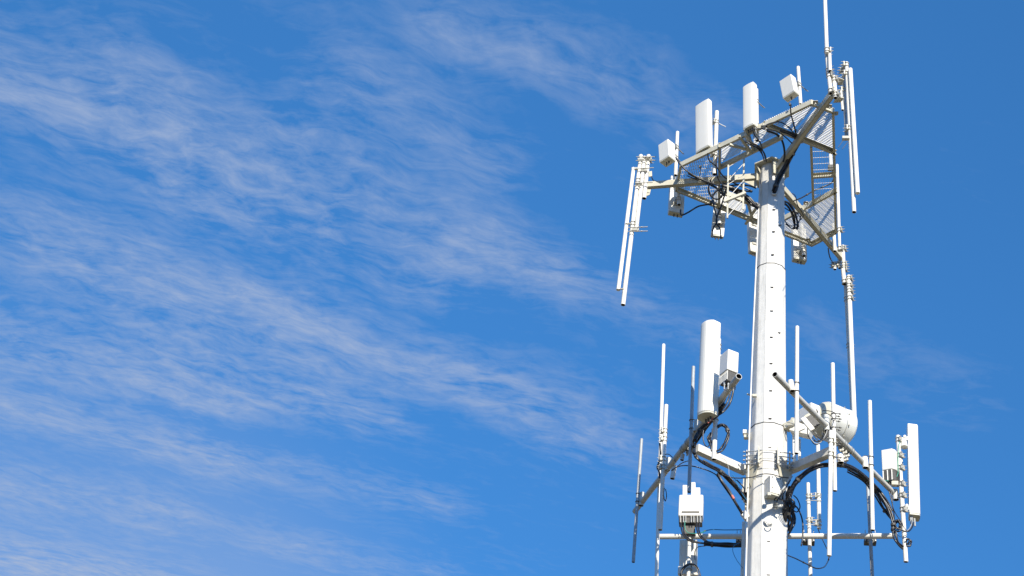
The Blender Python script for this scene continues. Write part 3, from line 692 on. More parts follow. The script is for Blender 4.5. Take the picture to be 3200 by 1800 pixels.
# dark drooping cable on the front pipe
cable('cable', 'black jumper cable hanging down beside the front open pipe on the left boom', [(2062, 1385, onL(2070)-.02), (2064, 1420, onL(2070)), (2059, 1445, onL(2070)), (2054, 1460, onL(2070)), (2060, 1475, onL(2070)), (2061, 1495, onL(2070))], 2.4)
cable('cable', 'short black wire loop below the grey sleeve on the left boom', [(2076, 1525, onL(2076)), (2074, 1548, onL(2076)), (2079, 1566, onL(2076)), (2083, 1550, onL(2076)), (2080, 1528, onL(2076))], 1.2)
# big rounded panel
YPL = onL(2235, -.35)
loop, off, u, v = prism((2181, 1314), (2222, 1288), (2246, 1303), (2232, 997), YPL, bulge=.10)
tp = panel('panel_antenna', 'biggest panel antenna, white with a rounded front, standing left of the mast', 'panel antenna', loop, off, None, .035, fittings=3)
Pp = W(2246, 1060, H+YPL+.35); Qp = W(2231, 1436, H+YPL+.35)
mb = MB(); mb.tube(Qp, Pp, 7.2*mpx(Pp)); part(tp, 'mounting_post', mb, ['pipe', 'hollow'])
for k in (.33, .93): part(tp, 'bracket', clamp_mb(Qp.lerp(Pp, k), Pp-Qp, 7*mpx(Pp), (-.7, -.7, 0), True, 1.), 'bolt')
# radio unit behind it
loop, off, u, v = prism((2262, 1150), (2274, 1155), (2307, 1166), (2275, 1089), onL(2300, .05)-.0)
A = W(2273, 1153, H+onL(2296, -.0)); B = Zp(2307, 1166, A.z); uu = B-A; vv = Vector((-uu.y, uu.x, 0)).normalized()*.26
if vv.y < 0: vv = -vv
lp = [A, B, B+vv, A+vv]; of = W(2276, 1089, H+A.y-H)-A
rr1 = thing('radio_unit', 'white radio unit box with dark underside just right of the biggest panel', 'radio unit', A)
mb = MB(); mb.box8(lp, [p+of for p in lp]); part(rr1, 'housing', mb, 'radome', .02, seg=3)
c = sum(lp, Vector())/4; dn = -of.normalized()
mb = MB(); mb.box8([c+(p-c)*.84+dn*.20 for p in lp], [c+(p-c)*.84+dn*.002 for p in lp]); part(rr1, 'heat_sink', mb, 'dark', .01)
for i in range(7):
    k = i/6; a = lp[0].lerp(lp[3], k); a = c+(a-c)*.92; mb = MB(); mb.beam(a+dn*.02, a+dn*.19, .006, .02, up=(1, 0, 0)); part(rr1, 'fin', mb, 'boom')
for x in (2264, 2276, 2288, 2298):
    mb = MB(); a = W(x, 1196, A.y+.1); mb.rod(a+Vector((0, 0, .1)), a-Vector((0, 0, .05)), .018, n=8); mb.rod(a-Vector((0, 0, .05)), a-Vector((0, 0, .13)), .011, n=8); part(rr1, 'connector', mb, 'grey')
for i, (x, y) in enumerate(((2255, 1112), (2254, 1152))):
    mb = MB(); a = W(x, y, H+YPL+.4); mb.rod(a-Vector((.05, 0, 0)), a+Vector((.07, .02, -.02)), .03, n=10); part(rr1, 'bracket_arm', mb, 'pipe')
YLc = onL(2200, -.2)
cable('cable_bundle', 'thick black cable bundle curving from the big panel down the left boom to the mast', [(2228, 1312, YLc), (2205, 1328, YLc), (2182, 1352, YLc), (2170, 1382, YLc), (2168, 1410, -.9), (2182, 1435, -.8), (2215, 1455, -.7), (2252, 1475, -.5), (2290, 1510, -.3), (2320, 1548, -.2), (2334, 1562, -.05)], 2.6, strands=4, spread=1.35, ties=(.18, .34, .72))
cable('cable', 'long thin black cable crossing from the left boom sleeve toward the mast', [(2098, 1470, onL(2100)), (2120, 1458, onL(2110)), (2150, 1455, -.6), (2190, 1463, -.6), (2235, 1482, -.5), (2262, 1515, -.45), (2290, 1555, -.4), (2318, 1600, -.3)], 1.5, ties=(.62,))
cable('cable', 'thin black cable rising from the left boom sleeve in an arch', [(2078, 1420, onL(2080)), (2090, 1420, onL(2090)), (2104, 1432, onL(2100)), (2112, 1445, onL(2110))], 1.2)
cable('cable_bundle', 'black and grey cables wrapped with red tape running from left arm to lower mast', [(2243, 1480, -.5), (2256, 1506, -.5), (2280, 1540, -.45), (2300, 1575, -.4), (2318, 1606, -.3)], 2.0, strands=3)
cable('tape_wrap', 'red tape wrap on the cables left of the mast', [(2287, 1548, -.47), (2293, 1559, -.46)], 4.2, mat='tape', cat='tape')
YC = YPL+.28
cable('cable', 'outer black cable hanging from the radio unit in a wide bow', [(2290, 1200, YC+.1), (2291, 1225, YC+.1), (2280, 1262, YC+.1), (2262, 1285, YC), (2244, 1298, YC), (2230, 1310, YC)], 2.6)
cable('cable', 'inner black cable hanging from the radio unit beside the big panel', [(2272, 1200, YC+.1), (2272, 1225, YC+.1), (2262, 1255, YC+.1), (2245, 1280, YC), (2225, 1312, YC-.05)], 2.6)
cable('cable', 'middle black cable hanging from the radio unit', [(2282, 1200, YC+.1), (2282, 1228, YC+.1), (2270, 1262, YC+.1), (2250, 1290, YC)], 2.0)
cable('cable_bundle', 'coiled black cable loop right of the big panel post', [(2240, 1334, YC+.05), (2256, 1328, YC+.1), (2270, 1338, YC+.1), (2276, 1358, YC+.1), (2268, 1385, YC+.1), (2254, 1405, YC+.1), (2240, 1413, YC+.05)], 2.0, strands=3, ties=(.4,))
cable('cable', 'black cable loop left of the big panel post', [(2198, 1345, YC-.2), (2197, 1370, YC-.2), (2204, 1392, YC-.2), (2214, 1395, YC-.2), (2222, 1372, YC-.1), (2226, 1340, YC-.1)], 1.5)
cable('cable_bundle', 'black cables hanging behind the big panel post', [(2225, 1355, YC+.1), (2215, 1372, YC+.1), (2222, 1390, YC+.1), (2228, 1412, YC+.1)], 2.6, strands=3)
cable('cable', 'red marked jumper under the big panel', [(2228, 1306, YC-.1), (2220, 1316, YC-.1), (2212, 1322, YC-.1)], 2.0, mat='tape')
# perforated plate on the left arm
pp = thing('perforated_plate', 'small reddish perforated plate lying on the left arm beside the panel post', 'plate', W(2220, 1410, H-.6))
P4 = [Zp(2193, 1398, ZB+.1), Zp(2250, 1417, ZB+.1), Zp(2249, 1437, ZB+.1), Zp(2191, 1416, ZB+.1)]
mb = MB()
for i in range(9):
    a = P4[0].lerp(P4[1], i/8); b = P4[3].lerp(P4[2], i/8); mb.beam(a, b, .016, .012)
for i in range(4):
    a = P4[0].lerp(P4[3], i/3); b = P4[1].lerp(P4[2], i/3); mb.beam(a-Vector((0, 0, .012)), b-Vector((0, 0, .012)), .016, .012)
part(pp, 'mesh', mb, 'tag')

# radio unit on the far boom, bottom left
YQ = FY-.35
A = W(2119, 1612, H+YQ); B = W(2196, 1612, H+YQ); T0 = W(2122, 1545, H+YQ); vv = Vector((0, .30, 0)); of = T0-A
ru = thing('radio_unit', 'white radio unit with three upright tabs on its top above the level boom', 'radio unit', A)
mb = MB(); lp = [A, B, B+vv, A+vv]; mb.box8(lp, [p+of for p in lp]); part(ru, 'housing', mb, 'radome', .035, seg=3)
n_ = Vector((0, -1, 0))
mb = MB(); mb.box(W(2158, 1600, H+YQ)+n_*.006, (B-A)*.36, (0, .006, 0), (0, 0, .012)); part(ru, 'groove', mb, 'dark')
for x0, x1, y0, y1 in ((2133, 2147, 1515, 1546), (2160, 2173, 1506, 1546), (2171, 2188, 1523, 1546)):
    a = W(x0, y1, H+YQ+.08); b = W(x1, y1, H+YQ+.08); c = W(x0, y0, H+YQ+.08); mb = MB(); l4 = [a, b, b+Vector((0, .12, 0)), a+Vector((0, .12, 0))]
    mb.box8(l4, [p+(c-a) for p in l4]); part(ru, 'tab', mb, 'radome', .015)
a = W(2121, 1634, H+YQ+.04); b = W(2194, 1634, H+YQ+.04); c = W(2121, 1613, H+YQ+.04); mb = MB(); l4 = [a, b, b+Vector((0, .2, 0)), a+Vector((0, .2, 0))]; mb.box8(l4, [p+(c-a)*.96 for p in l4]); part(ru, 'connector_panel', mb, 'dark', .015)
for x in (2126, 2136, 2143, 2160, 2168, 2179, 2188):
    mb = MB(); mb.rod(W(x, 1611, H+YQ+.0), W(x, 1632, H+YQ-.0), .011, n=8); part(ru, 'connector', mb, 'grey')
a = W(2136, 1668, H+YQ+.1); b = W(2172, 1668, H+YQ+.1); c = W(2136, 1634, H+YQ+.1); mb = MB(); l4 = [a, b, b+Vector((0, .12, 0)), a+Vector((0, .12, 0))]; mb.box8(l4, [p+(c-a)*.95 for p in l4]); part(ru, 'mounting_bracket', mb, 'dark', .01)
for x, x2, x3 in ((2128, 2130, 2150), (2138, 2136, 2160), (2178, 2178, 2195), (2186, 2184, 2200)):
    cable('cable', {2128: 'outer left', 2138: 'inner left', 2178: 'inner right', 2186: 'outer right'}[x]+' black cable hanging from the tabbed radio unit into the bundle', [(x, 1636, YQ), (x2, 1655, YQ-.05), (x2+8, 1675, YQ-.1), (x3+10, 1692, YQ-.12), (2215, 1700, YQ-.1)], 2.0, group=None)
cable('cable_bundle', 'black cable bundle running just below the level boom into the mast from the left', [(2200, 1698, YQ-.1), (2225, 1701, YQ-.1), (2260, 1702, YQ-.1), (2300, 1705, YQ-.1), (2345, 1706, YQ-.1)], 2.5, strands=5, ties=(.27,))
cable('wire', 'teal earth wire strung above the level boom left of the mast', [(2180, 1668, YQ), (2200, 1660, YQ), (2226, 1655, YQ), (2270, 1656, YQ), (2338, 1655, YQ)], 1.5, mat='blue', ties=(.3,), cat='wire')
cable('wire', 'green earth wire hanging from the tabbed radio unit', [(2140, 1628, YQ-.05), (2141, 1650, YQ-.05), (2150, 1664, YQ-.05), (2168, 1667, YQ-.05), (2190, 1666, YQ-.05), (2205, 1660, YQ-.05)], 1.1, mat='green', cat='wire')
cable('wire', 'thin pale wire drooping below the level boom beside the mast', [(2312, 1696, YQ-.2), (2294, 1706, YQ-.2), (2290, 1722, YQ-.2), (2302, 1750, YQ-.2), (2322, 1776, YQ-.2)], .9, mat='blue', cat='wire')
# panel hanging under the level boom at bottom left
A = W(2118, 1900, H+FY+.3); B = W(2176, 1900, H+FY+.3); T0 = W(2124, 1686, H+FY+.3); lp = [A, B, B+Vector((0, .15, 0)), A+Vector((0, .15, 0))]
tb = panel('panel_antenna', 'white panel antenna below the level boom at the bottom left, seen from behind', 'panel antenna', lp, T0-A, None, .02, fittings=0)
P = W(2156, 1640, H+FY-.14); Q = W(2148, 1900, H+FY-.14); mb = MB(); mb.tube(Q, P, 6.*mpx(P)); part(tb, 'mounting_post', mb, ['pipe', 'hollow'])
for y in (1672, 1684, 1775): part(tb, 'bracket', clamp_mb(Q.lerp(P, (1900-y)/260), P-Q, 6*mpx(P), (.2, 1, 0), True, 1.), 'bolt')
mb = MB(); c = W(2150, 1786, H+FY-.05); mb.box(c, (.19, 0, 0), (0, .05, 0), (0, 0, .08)); part(tb, 'bracket', mb, 'pipe', .02)
cable('cable_bundle', 'black cable coil on the panel at the bottom left edge', [(2127, 1810, FY-.25), (2130, 1786, FY-.25), (2145, 1768, FY-.25), (2162, 1764, FY-.25), (2178, 1776, FY-.25), (2186, 1800, FY-.25)], 1.5, strands=3)
cable('cable', 'thin black wire from the level boom down to the bottom left panel', [(2205, 1706, FY-.3), (2180, 1710, FY-.3), (2171, 1725, FY-.3), (2172, 1750, FY-.3)], 1.1)

# pipes on the level boom
GF = 'upright pipes on the level boom'
def ublock(label, x, y, Y):
    mb = MB(); c = W(x, y, H+Y); t = thing('clamp_block', label, 'clamp', c, 'clamp blocks under the level boom')
    mb.box(c, (.11, 0, 0), (0, .09, 0), (0, 0, .045)); part(t, 'block', mb, 'dark', .01)
    for dx in (-.09, -.03, .03, .09):
        m = MB(); m.rod(c+Vector((dx, -.1, -.02)), c+Vector((dx, -.1, .19)), .007, n=6); m.rod(c+Vector((dx, -.1, -.03)), c+Vector((dx, -.1, -.01)), .016, n=6); part(t, 'u_bolt', m, 'galv')
ublock('dark clamp block right of the mast under the level boom', 2527, 1693, FY-.0)
ublock('dark clamp block near the right end of the level boom', 2719, 1693, FY-.0)
ublock('dark clamp block hanging at the left side of the mast under the level boom', 2318, 1694, FY-.0)
ppipe('mounting_pipe', 'open pipe crossing the level boom just right of the mast', 'pipe', (2525, 1510), (2534, 1860), 6.0, FY-.16, clamps=(1553, 1630), side=(1, 0, 0), group=GF, cs=.8)
ppipe('omni_antenna', 'short white antenna tied by rods beside the pipe right of the mast', 'antenna', (2556, 1388), (2560, 1652), 6.2, FY-.2, clamps=(1553, 1636), side=(-1, 0, 0), hollow=False, group=GF, cs=.8)
ppipe('mounting_pipe', 'dull shaded pipe crossing the right end of the level boom', 'pipe', (2711, 1502), (2729, 1860), 5.6, FY-.16, clamps=(1690,), side=(0, 1, 0), mat='shade_pipe', group=GF, cs=.8)
rs = thing('threaded_rods', 'four thin rods tying the short white antenna to the pipe right of the mast', 'clamp rods', W(2540, 1590, H+FY-.25))
for y in (1548, 1564, 1624, 1640):
    mb = MB(); mb.rod(W(2518, y, H+FY-.25), W(2567, y, H+FY-.25), .008, n=6); part(rs, 'threaded_rod', mb, 'bolt')

# ------------------------------------------------------------------ right boom furniture
GH = 'upright pipes on the right boom'
ppipe('mounting_pipe', 'open pipe clamped near the upper end of the right boom beside the mast', 'pipe', (2491, 1021), (2489, 1417), 6.4, onR(2485, -.2), clamps=(1205, 1231), side=(-1, .2, 0), group=GH, cs=.8, rods=False)
crossover('short white sleeve on the right boom beside the pipe nearest the mast', 2470, 1190, 2476, 1222, 9, onR(2474, -.12))
ppipe('mounting_pipe', 'open pipe standing against the drum dish on the right boom', 'pipe', (2602, 1136), (2609, 1534), 6.4, onR(2600, -.2), clamps=(1302, 1318, 1345, 1391, 1437), side=(1, .2, 0), group=GH, cs=.8, rods=False)
ppipe('omni_antenna', 'white antenna tube hanging in front of the pipe at the drum dish', 'antenna', (2597, 1345), (2591, 1737), 6.8, onR(2600, -.36), clamps=(1380, 1424), side=(1, .2, 0), hollow=False, group=GH, cs=.8)
ppipe('mounting_pipe', 'open pipe clamped midway down the right boom', 'pipe', (2718, 1253), (2727, 1657), 6.4, onR(2715, -.2), clamps=(1436, 1462), side=(-1, .2, 0), group=GH, cs=.8, rods=False)
crossover('white sleeve on the right boom beside the midway pipe', 2702, 1430, 2705, 1462, 9.5, onR(2704, -.1))
crossover('white sleeve on the end of the right boom beside the right panel post', 2796, 1532, 2800, 1562, 9.5, onR(2798, -.06))
crossover('open white sleeve hanging from the right boom beside the dish pipe', 2625, 1422, 2627, 1446, 10, onR(2626, .1))
YE = onR(2800, -.2)
ppipe('mounting_pipe', 'open pipe behind the right panel antenna at the end of the right boom', 'pipe', (2806, 1362), (2831, 1756), 7.0, YE, clamps=(1376, 1428, 1468, 1520, 1556, 1600), side=(.75, -.6, 0), group=GH, cs=.8)
ppipe('omni_antenna', 'white antenna standing behind the pipe nearest the mast', 'antenna', (2481, 1350), (2484, 1470), 5.4, -.1, hollow=False)
ppipe('omni_antenna', 'small rounded white antenna stub right of the pipe nearest the mast', 'antenna', (2498, 1372), (2498, 1450), 4.8, .0, hollow=False)
# right panel antenna
A = W(2842, 1606, H+YE+.02); B = Zp(2878, 1610, A.z); uu = B-A; w_ = Zp(2838, 1628, A.z)-A; dp = w_.length; w_.normalize()
T0 = W(2836, 1322, H+YE+.02); lp = []
far0 = A+w_*dp; far1 = B+w_*dp
lp = [A, B-uu*.12]+[(B-uu*.12)+uu*.12*math.sin(t)+w_*dp*.5*(1-math.cos(t)) for t in (R_(45), R_(90), R_(135))]+[far1-uu*.12, far0]
tr = panel('panel_antenna', 'tall white panel antenna at the far right end of the lower frame', 'panel antenna', lp, T0-A, None, .02, fittings=0)
for y in (1374, 1590):
    a = W(2806+(y-1362)*.063+7, y, H+YE); b = W(2840, y-4, H+YE+.05); mb = MB(); mb.beam(a, b, .04, .07); mb.rod((a+b)/2-Vector((0, .05, -.03)), (a+b)/2+Vector((0, .05, .06)), .03); part(tr, 'bracket', mb, 'radome', .008)
mb = MB(); a = W(2825, 1392, H+YE+.0); mb.rod(a-Vector((0, .02, .05)), a+Vector((0, .02, .14)), .065, .045, n=12); part(tr, 'bracket', mb, 'radome')
for (x, y, s_) in ((2850, 1612, 1), (2858, 1625, 1), (2846, 1618, 1)):
    mb = MB(); a = W(x, y, H+YE+.1); mb.rod(a+Vector((0, 0, .03)), a-Vector((0, 0, .12)), .016, n=8); part(tr, 'connector', mb, 'grey')
# right radio unit
YU = YE-.05
A = W(2756, 1470, H+YU); B = Zp(2797, 1463, A.z); uu = B-A; w_ = Vector((-uu.y, uu.x, 0)).normalized()
if w_.y < 0: w_ = -w_
w_ *= .22; T0 = W(2753, 1405, H+YU); lp = [A, A+uu*.82, B+w_*.3, B+w_, A+w_]; of = T0-A
rr2 = thing('radio_unit', 'small white radio unit with dark underside left of the right panel antenna', 'radio unit', A)
mb = MB(); mb.box8(lp, [p+of*.98 for p in lp]); part(rr2, 'housing', mb, 'radome', .02, seg=3)
c = sum(lp, Vector())/5; dn = -of.normalized(); mb = MB(); mb.box8([c+(p-c)*.88+dn*.22 for p in lp], [c+(p-c)*.88+dn*.002 for p in lp]); part(rr2, 'heat_sink', mb, 'dark', .01)
for k in (.1, .5, .9):
    a = lp[0].lerp(lp[1], k); mb = MB(); mb.beam(a+dn*.01, a+dn*.22, .008, .02, up=(1, 0, 0)); part(rr2, 'fin', mb, 'boom')
for y in (1428, 1468):
    mb = MB(); a = W(2790, y, H+YU+.1); b = W(2828, y+3, H+YU+.1); mb.rod(a, b, .010); mb.box(a.lerp(b, .45)-Vector((0, 0, .06)), (.07, 0, 0), (0, .04, 0), (0, 0, .05)); part(rr2, 'mounting_bracket', mb, 'bolt', .005)
mb = MB(); mb.box(W(2796, 1512, H+YU), (.06, 0, 0), (0, .05, 0), (0, 0, .04)); part(rr2, 'junction_box', mb, 'cream', .008)

# ------------------------------------------------------------------ drum dish
YD = onR(2600, .55)
ctr = W(2607, 1326, H+YD); ax = Vector((.80, .60, .02)).normalized()
mp = mpx(ctr)
dr = thing('microwave_dish', 'white drum-shaped microwave dish behind the right boom', 'dish antenna', ctr)
R0 = 60*mp; D0 = 46*mp
mb = MB(); segs = [(-D0, R0*.97), (-D0+.02, R0), (D0*.72, R0*.99), (D0*.74, R0*1.012), (D0*.86, R0*1.012), (D0*.95, R0*.95), (D0*1.03, R0*.70), (D0*1.06, R0*.4), (D0*1.07, R0*.05)]
prev = None
for a, r in segs:
    c_ = mb.ring(ctr+ax*a, ax, r, 48)
    if prev: mb.band(prev, c_)
    prev = c_
mb.face(prev); part(dr, 'shroud', mb, 'dish')
mb = MB(); prev = None
for a, r in [(-D0, R0*.965), (-D0-.03, R0*.93), (-D0*1.45, R0*.68), (-D0*1.75, R0*.36), (-D0*1.8, R0*.30)]:
    c_ = mb.ring(ctr+ax*a, ax, r, 48)
    if prev: mb.band(prev, c_)
    prev = c_
mb.face(prev); part(dr, 'back_reflector', mb, 'cream')
mb = MB(); bc = ctr-ax*D0*2.1; mb.box(bc, ax*.10, ax.cross(Vector((0, 0, 1))).normalized()*.17, Vector((0, 0, .13))); part(dr, 'feed_box', mb, 'radome', .015)
mb = MB(); e_ = ax.cross(Vector((0, 0, 1))).normalized()
mb.beam(W(2520, 1300, H+YD-.5), W(2550, 1336, H+YD-.5), .12, .10); part(dr, 'feed_box', mb, 'cream', .01)
for k in (-1, 1):
    mb = MB(); mb.beam(ctr-ax*D0*1.0+e_*k*.1+Vector((0, 0, -R0*.4)), W(2608, 1400, H+onR(2606, -.1)), .03, .05); part(dr, 'strut', mb, 'bolt')
mb = MB(); A_ = mb.ring(ctr+ax*(D0*.05), ax, R0*1.012, 48); B_ = mb.ring(ctr+ax*(D0*.09), ax, R0*1.012, 48); mb.band(A_, B_); part(dr, 'seam_band', mb, 'galv')
for i in range(10):
    a_ = R_(36*i+12); up_ = e_.cross(ax); p = ctr+ax*(D0*.2)+(e_*math.cos(a_)+up_*math.sin(a_))*R0*1.0; mb = MB(); mb.rod(p-(p-ctr).normalized()*.01, p+(p-(ctr+ax*D0*.2)).normalized()*.02, .012, n=6); part(dr, 'bolt', mb, 'bolt')
# dish bracket boxes on the mast side
bk = thing('dish_bracket', 'cream box bracket joining the drum dish to the right side of the mast', 'bracket', W(2470, 1335, H-.1))
for (x0, y0, x1, y1, w, h, m) in ((2455, 1338, 2486, 1322, .16, .12, 'cream'), (2480, 1330, 2540, 1345, .20, .30, 'radome'), (2474, 1316, 2510, 1320, .12, .10, 'cream')):
    mb = MB(); mb.beam(W(x0, y0, H-.15), W(x1, y1, H-.25), w, h); part(bk, 'box', mb, m, .01)
for (x0, y0, x1, y1) in ((2459, 1318, 2480, 1324), (2493, 1350, 2515, 1340), (2453, 1330, 2478, 1328)):
    mb = MB(); mb.rod(W(x0, y0, H-.3), W(x1, y1, H-.4), .011); part(bk, 'threaded_rod', mb, 'bolt')
bt = thing('strap_buckle', 'small white bracket with bolts on the left side of the mast at the joint', 'bracket', W(2330, 1357, H-.15))
mb = MB(); mb.box(W(2330, 1352, H-.15), (.05, 0, 0), (0, .05, 0), (0, 0, .04)); part(bt, 'block', mb, 'mast', .006)
mb = MB(); mb.box(W(2333, 1366, H-.15), (.05, 0, 0), (0, .05, 0), (0, 0, .03)); part(bt, 'block', mb, 'cream', .006)
b2 = thing('strap_buckle', 'small dark-ended bolt bracket sticking out left of the mast above the joint', 'bracket', W(2345, 1235, H-.15))
mb = MB(); mb.rod(W(2336, 1232, H-.15), W(2362, 1238, H-.3), .02, n=8); mb.box(W(2358, 1237, H-.3), (.04, 0, 0), (0, .03, 0), (0, 0, .025)); part(b2, 'bolt', mb, 'cream')
for k, pts in enumerate(([(2525, 1322), (2524, 1355), (2535, 1375), (2560, 1378), (2572, 1358), (2576, 1330)], [(2532, 1370), (2545, 1388), (2560, 1386), (2575, 1362), (2582, 1335)], [(2570, 1283), (2590, 1284), (2608, 1290), (2612, 1302), (2606, 1316)], [(2565, 1296), (2580, 1292), (2600, 1302), (2604, 1320)])):
    cable('cable', ['outer thin cable loop hanging at the back of the drum dish', 'inner thin cable loop hanging at the back of the drum dish', 'upper thin cable wrapped over the pipe at the drum dish', 'lower thin cable wrapped over the pipe at the drum dish'][k], pts, 1.1, Y=(YD-.55 if k < 2 else onR(2600, -.32)), mat='black')
cable('cable', 'short black stub rising above the drum dish', [(2543, 1267, YD-.45), (2549, 1277, YD-.45), (2556, 1288, YD-.45)], 1.6)

# ------------------------------------------------------------------ mast front equipment
jb = thing('junction_box', 'white upright equipment box on the front of the mast below the collar', 'equipment box', W(2428, 1535, H-.5))
yb = -.55
A = W(2407, 1537, H+yb); B = Zp(2444, 1548, A.z); uu = B-A; w_ = Vector((-uu.y, uu.x, 0)).normalized()
if w_.y < 0: w_ = -w_
lp = [A, B, B+w_*.24, A+w_*.24]; of = W(2408, 1483, H+yb)-A
mb = MB(); mb.box8(lp, [p+of for p in lp]); part(jb, 'housing', mb, 'radome', .012)
mb = MB(); c = sum(lp, Vector())/4; mb.box8([c+(p-c)*.9-Vector((0, 0, .03)) for p in lp], [c+(p-c)*.9-Vector((0, 0, .002)) for p in lp]); part(jb, 'base_plate', mb, 'rcap')
mb = MB(); mb.box(W(2404, 1545, H+yb), (.03, 0, 0), (0, .03, 0), (0, 0, .03)); part(jb, 'latch', mb, 'bolt', .004)
for (x, y) in ((2415, 1489), (2439, 1497), (2414, 1522), (2439, 1530)):
    mb = MB(); mb.rod(W(x, y, H+yb)+Vector((0, .005, 0)), W(x, y, H+yb)+Vector((0, -.008, 0)), .009, n=8); part(jb, 'screw', mb, 'dark')
gl = thing('cable_gland', 'ribbed grey cable gland hanging on the front of the mast below the equipment box', 'cable gland', W(2422, 1590, H-.5))
a = W(2425, 1566, H-.52); b = W(2422, 1590, H-.42)
mb = MB()
for i in range(6): mb.rod(a.lerp(b, i/6), a.lerp(b, (i+.8)/6), .045+.006*(i % 2), n=14)
mb.rod(a, b, .038, n=14); part(gl, 'body', mb, 'grey')
mb = MB(); c = W(2434, 1583, H-.5); mb.rod(c-Vector((.02, 0, 0)), c+Vector((.05, 0, 0)), .018, n=8); part(gl, 'side_port', mb, 'grey')
rg = thing('round_fitting', 'round grey lid fitting with a hook on the mast front below the gland', 'fitting', W(2402, 1625, H-.42))
c = W(2402, 1626, H-.40); mb = MB(); mb.rod(c+Vector((0, .1, 0)), c, .075, n=24); mb.rod(c, c+Vector((0, -.008, 0)), .06, .055, n=24); part(rg, 'lid', mb, 'mast')
P = [c+Vector((.05*math.cos(t)+.015, -.03, -.085+.045*math.sin(t))) for t in [R_(x) for x in range(-200, 21, 20)]]; mb = MB(); mb.sweep(P, .009); part(rg, 'hook', mb, 'galv')
cable('cable', 'red and black cables entering the top of the gland on the mast front', [(2447, 1532, -.62), (2440, 1548, -.6), (2432, 1558, -.56), (2427, 1568, -.52)], 1.6)
cable('cable', 'curled black cable entering the gland on the mast front', [(2450, 1565, -.5), (2438, 1560, -.56), (2428, 1555, -.57), (2420, 1560, -.55), (2420, 1568, -.52)], 1.6)
cable('cable', 'black cable crossing the mast front from the gland to the right', [(2432, 1558, -.6), (2450, 1564, -.5), (2470, 1572, -.3), (2490, 1585, -.2), (2503, 1610, -.15), (2509, 1640, -.15), (2508, 1680, -.15), (2504, 1706, -.15)], 2.0)
cable('cable', 'thin cable stretched round the mast front just below the collar', [(2250, 1480, -.5), (2290, 1493, -.5), (2345, 1492, -.5), (2380, 1482, -.5), (2410, 1482, -.52), (2440, 1490, -.5), (2470, 1494, -.3)], 1.4)
cable('cable_bundle', 'thick black cable bundle arching from the mast side along the right boom', [(2450, 1640, -.1), (2453, 1600, -.25), (2462, 1560, -.3), (2478, 1522, -.35), (2505, 1488, -.4), (2545, 1463, -.5), (2590, 1452, -.5), (2640, 1455, -.2), (2690, 1480, .2), (2735, 1525, .5), (2765, 1560, .55), (2785, 1598, .6)], 2.7, strands=6, spread=1.45, ties=(.12, .33, .62, .78))
cable('cable', 'blue-lit black cable leaving the bundle under the right arm', [(2486, 1494, -.4), (2510, 1478, -.45), (2535, 1465, -.5)], 1.6)
cable('cable_bundle', 'wrapped grey sleeve cable leaning against the mast under the right arm', [(2472, 1490, -.45), (2460, 1512, -.5), (2449, 1530, -.55), (2443, 1545, -.55)], 3.0, strands=2, mat='grey', spread=1.1)
cable('cable_bundle', 'black cable coil hanging at the right edge of the mast above the level boom', [(2450, 1600, .1), (2462, 1592, .1), (2476, 1605, .1), (2481, 1628, .1), (2472, 1650, .1), (2456, 1672, .1), (2448, 1690, .1)], 2.6, strands=3, ties=(.3,))
cable('cable_bundle', 'knot of black connectors at the right edge of the mast', [(2460, 1570, 0), (2476, 1575, 0), (2478, 1588, 0), (2462, 1592, 0), (2458, 1612, 0)], 2.4, strands=3)
cable('cable', 'black cable passing under the level boom from mast to antenna foot', [(2452, 1732, .3), (2485, 1745, .8), (2520, 1762, 1.2), (2550, 1776, 1.2), (2575, 1772, .6), (2588, 1752, onR(2600, -.36)), (2591, 1740, onR(2600, -.36))], 1.7, ties=(.3,))
cable('cable', 'thin black wire from the boom row to the antenna foot', [(2556, 1652, FY-.2), (2562, 1668, FY-.2), (2572, 1690, FY-.2), (2584, 1715, FY-.3)], 1.1)
cable('wire', 'green earth wire running along the right boom', [(2640, 1392, onR(2640, -.0)), (2690, 1430, onR(2690, .0)), (2725, 1470, onR(2725, -.0)), (2757, 1497, onR(2757, -.1)), (2778, 1503, YU), (2796, 1496, YU), (2806, 1480, YU), (2806, 1440, YU), (2808, 1400, YU), (2812, 1378, YU)], 1.3, mat='green', cat='wire')
cable('cable_bundle', 'black cables dropping beside the right panel post', [(2745, 1540, .5), (2770, 1580, .5), (2783, 1610, .5), (2792, 1640, .5), (2793, 1665, .5), (2803, 1695, .5), (2820, 1713, .6)], 2.4, strands=3, ties=(.5,))
cable('cable', 'black cable loop hanging from the right radio unit', [(2768, 1495, YU), (2775, 1525, YU), (2785, 1560, YU), (2793, 1600, YU), (2797, 1640, YU-.1), (2815, 1655, YU-.1), (2838, 1660, YU-.1), (2850, 1645, YU), (2851, 1622, YU+.1)], 1.4)
cable('cable', 'second thin cable loop round the right panel post', [(2778, 1500, YU), (2786, 1545, YU), (2792, 1590, YU), (2812, 1625, YU-.1), (2835, 1660, YU-.1), (2850, 1650, YU), (2856, 1632, YU+.1)], 1.1)
cable('cable_bundle', 'coil of black connectors left of the right panel post', [(2795, 1632, YU), (2806, 1628, YU), (2815, 1640, YU), (2810, 1655, YU), (2798, 1655, YU), (2793, 1645, YU)], 2.2, strands=3)
cable('cable_bundle', 'small black connector coil right of the post foot', [(2830, 1690, YU), (2838, 1685, YU), (2845, 1692, YU), (2842, 1702, YU), (2832, 1702, YU)], 2.2, strands=2)
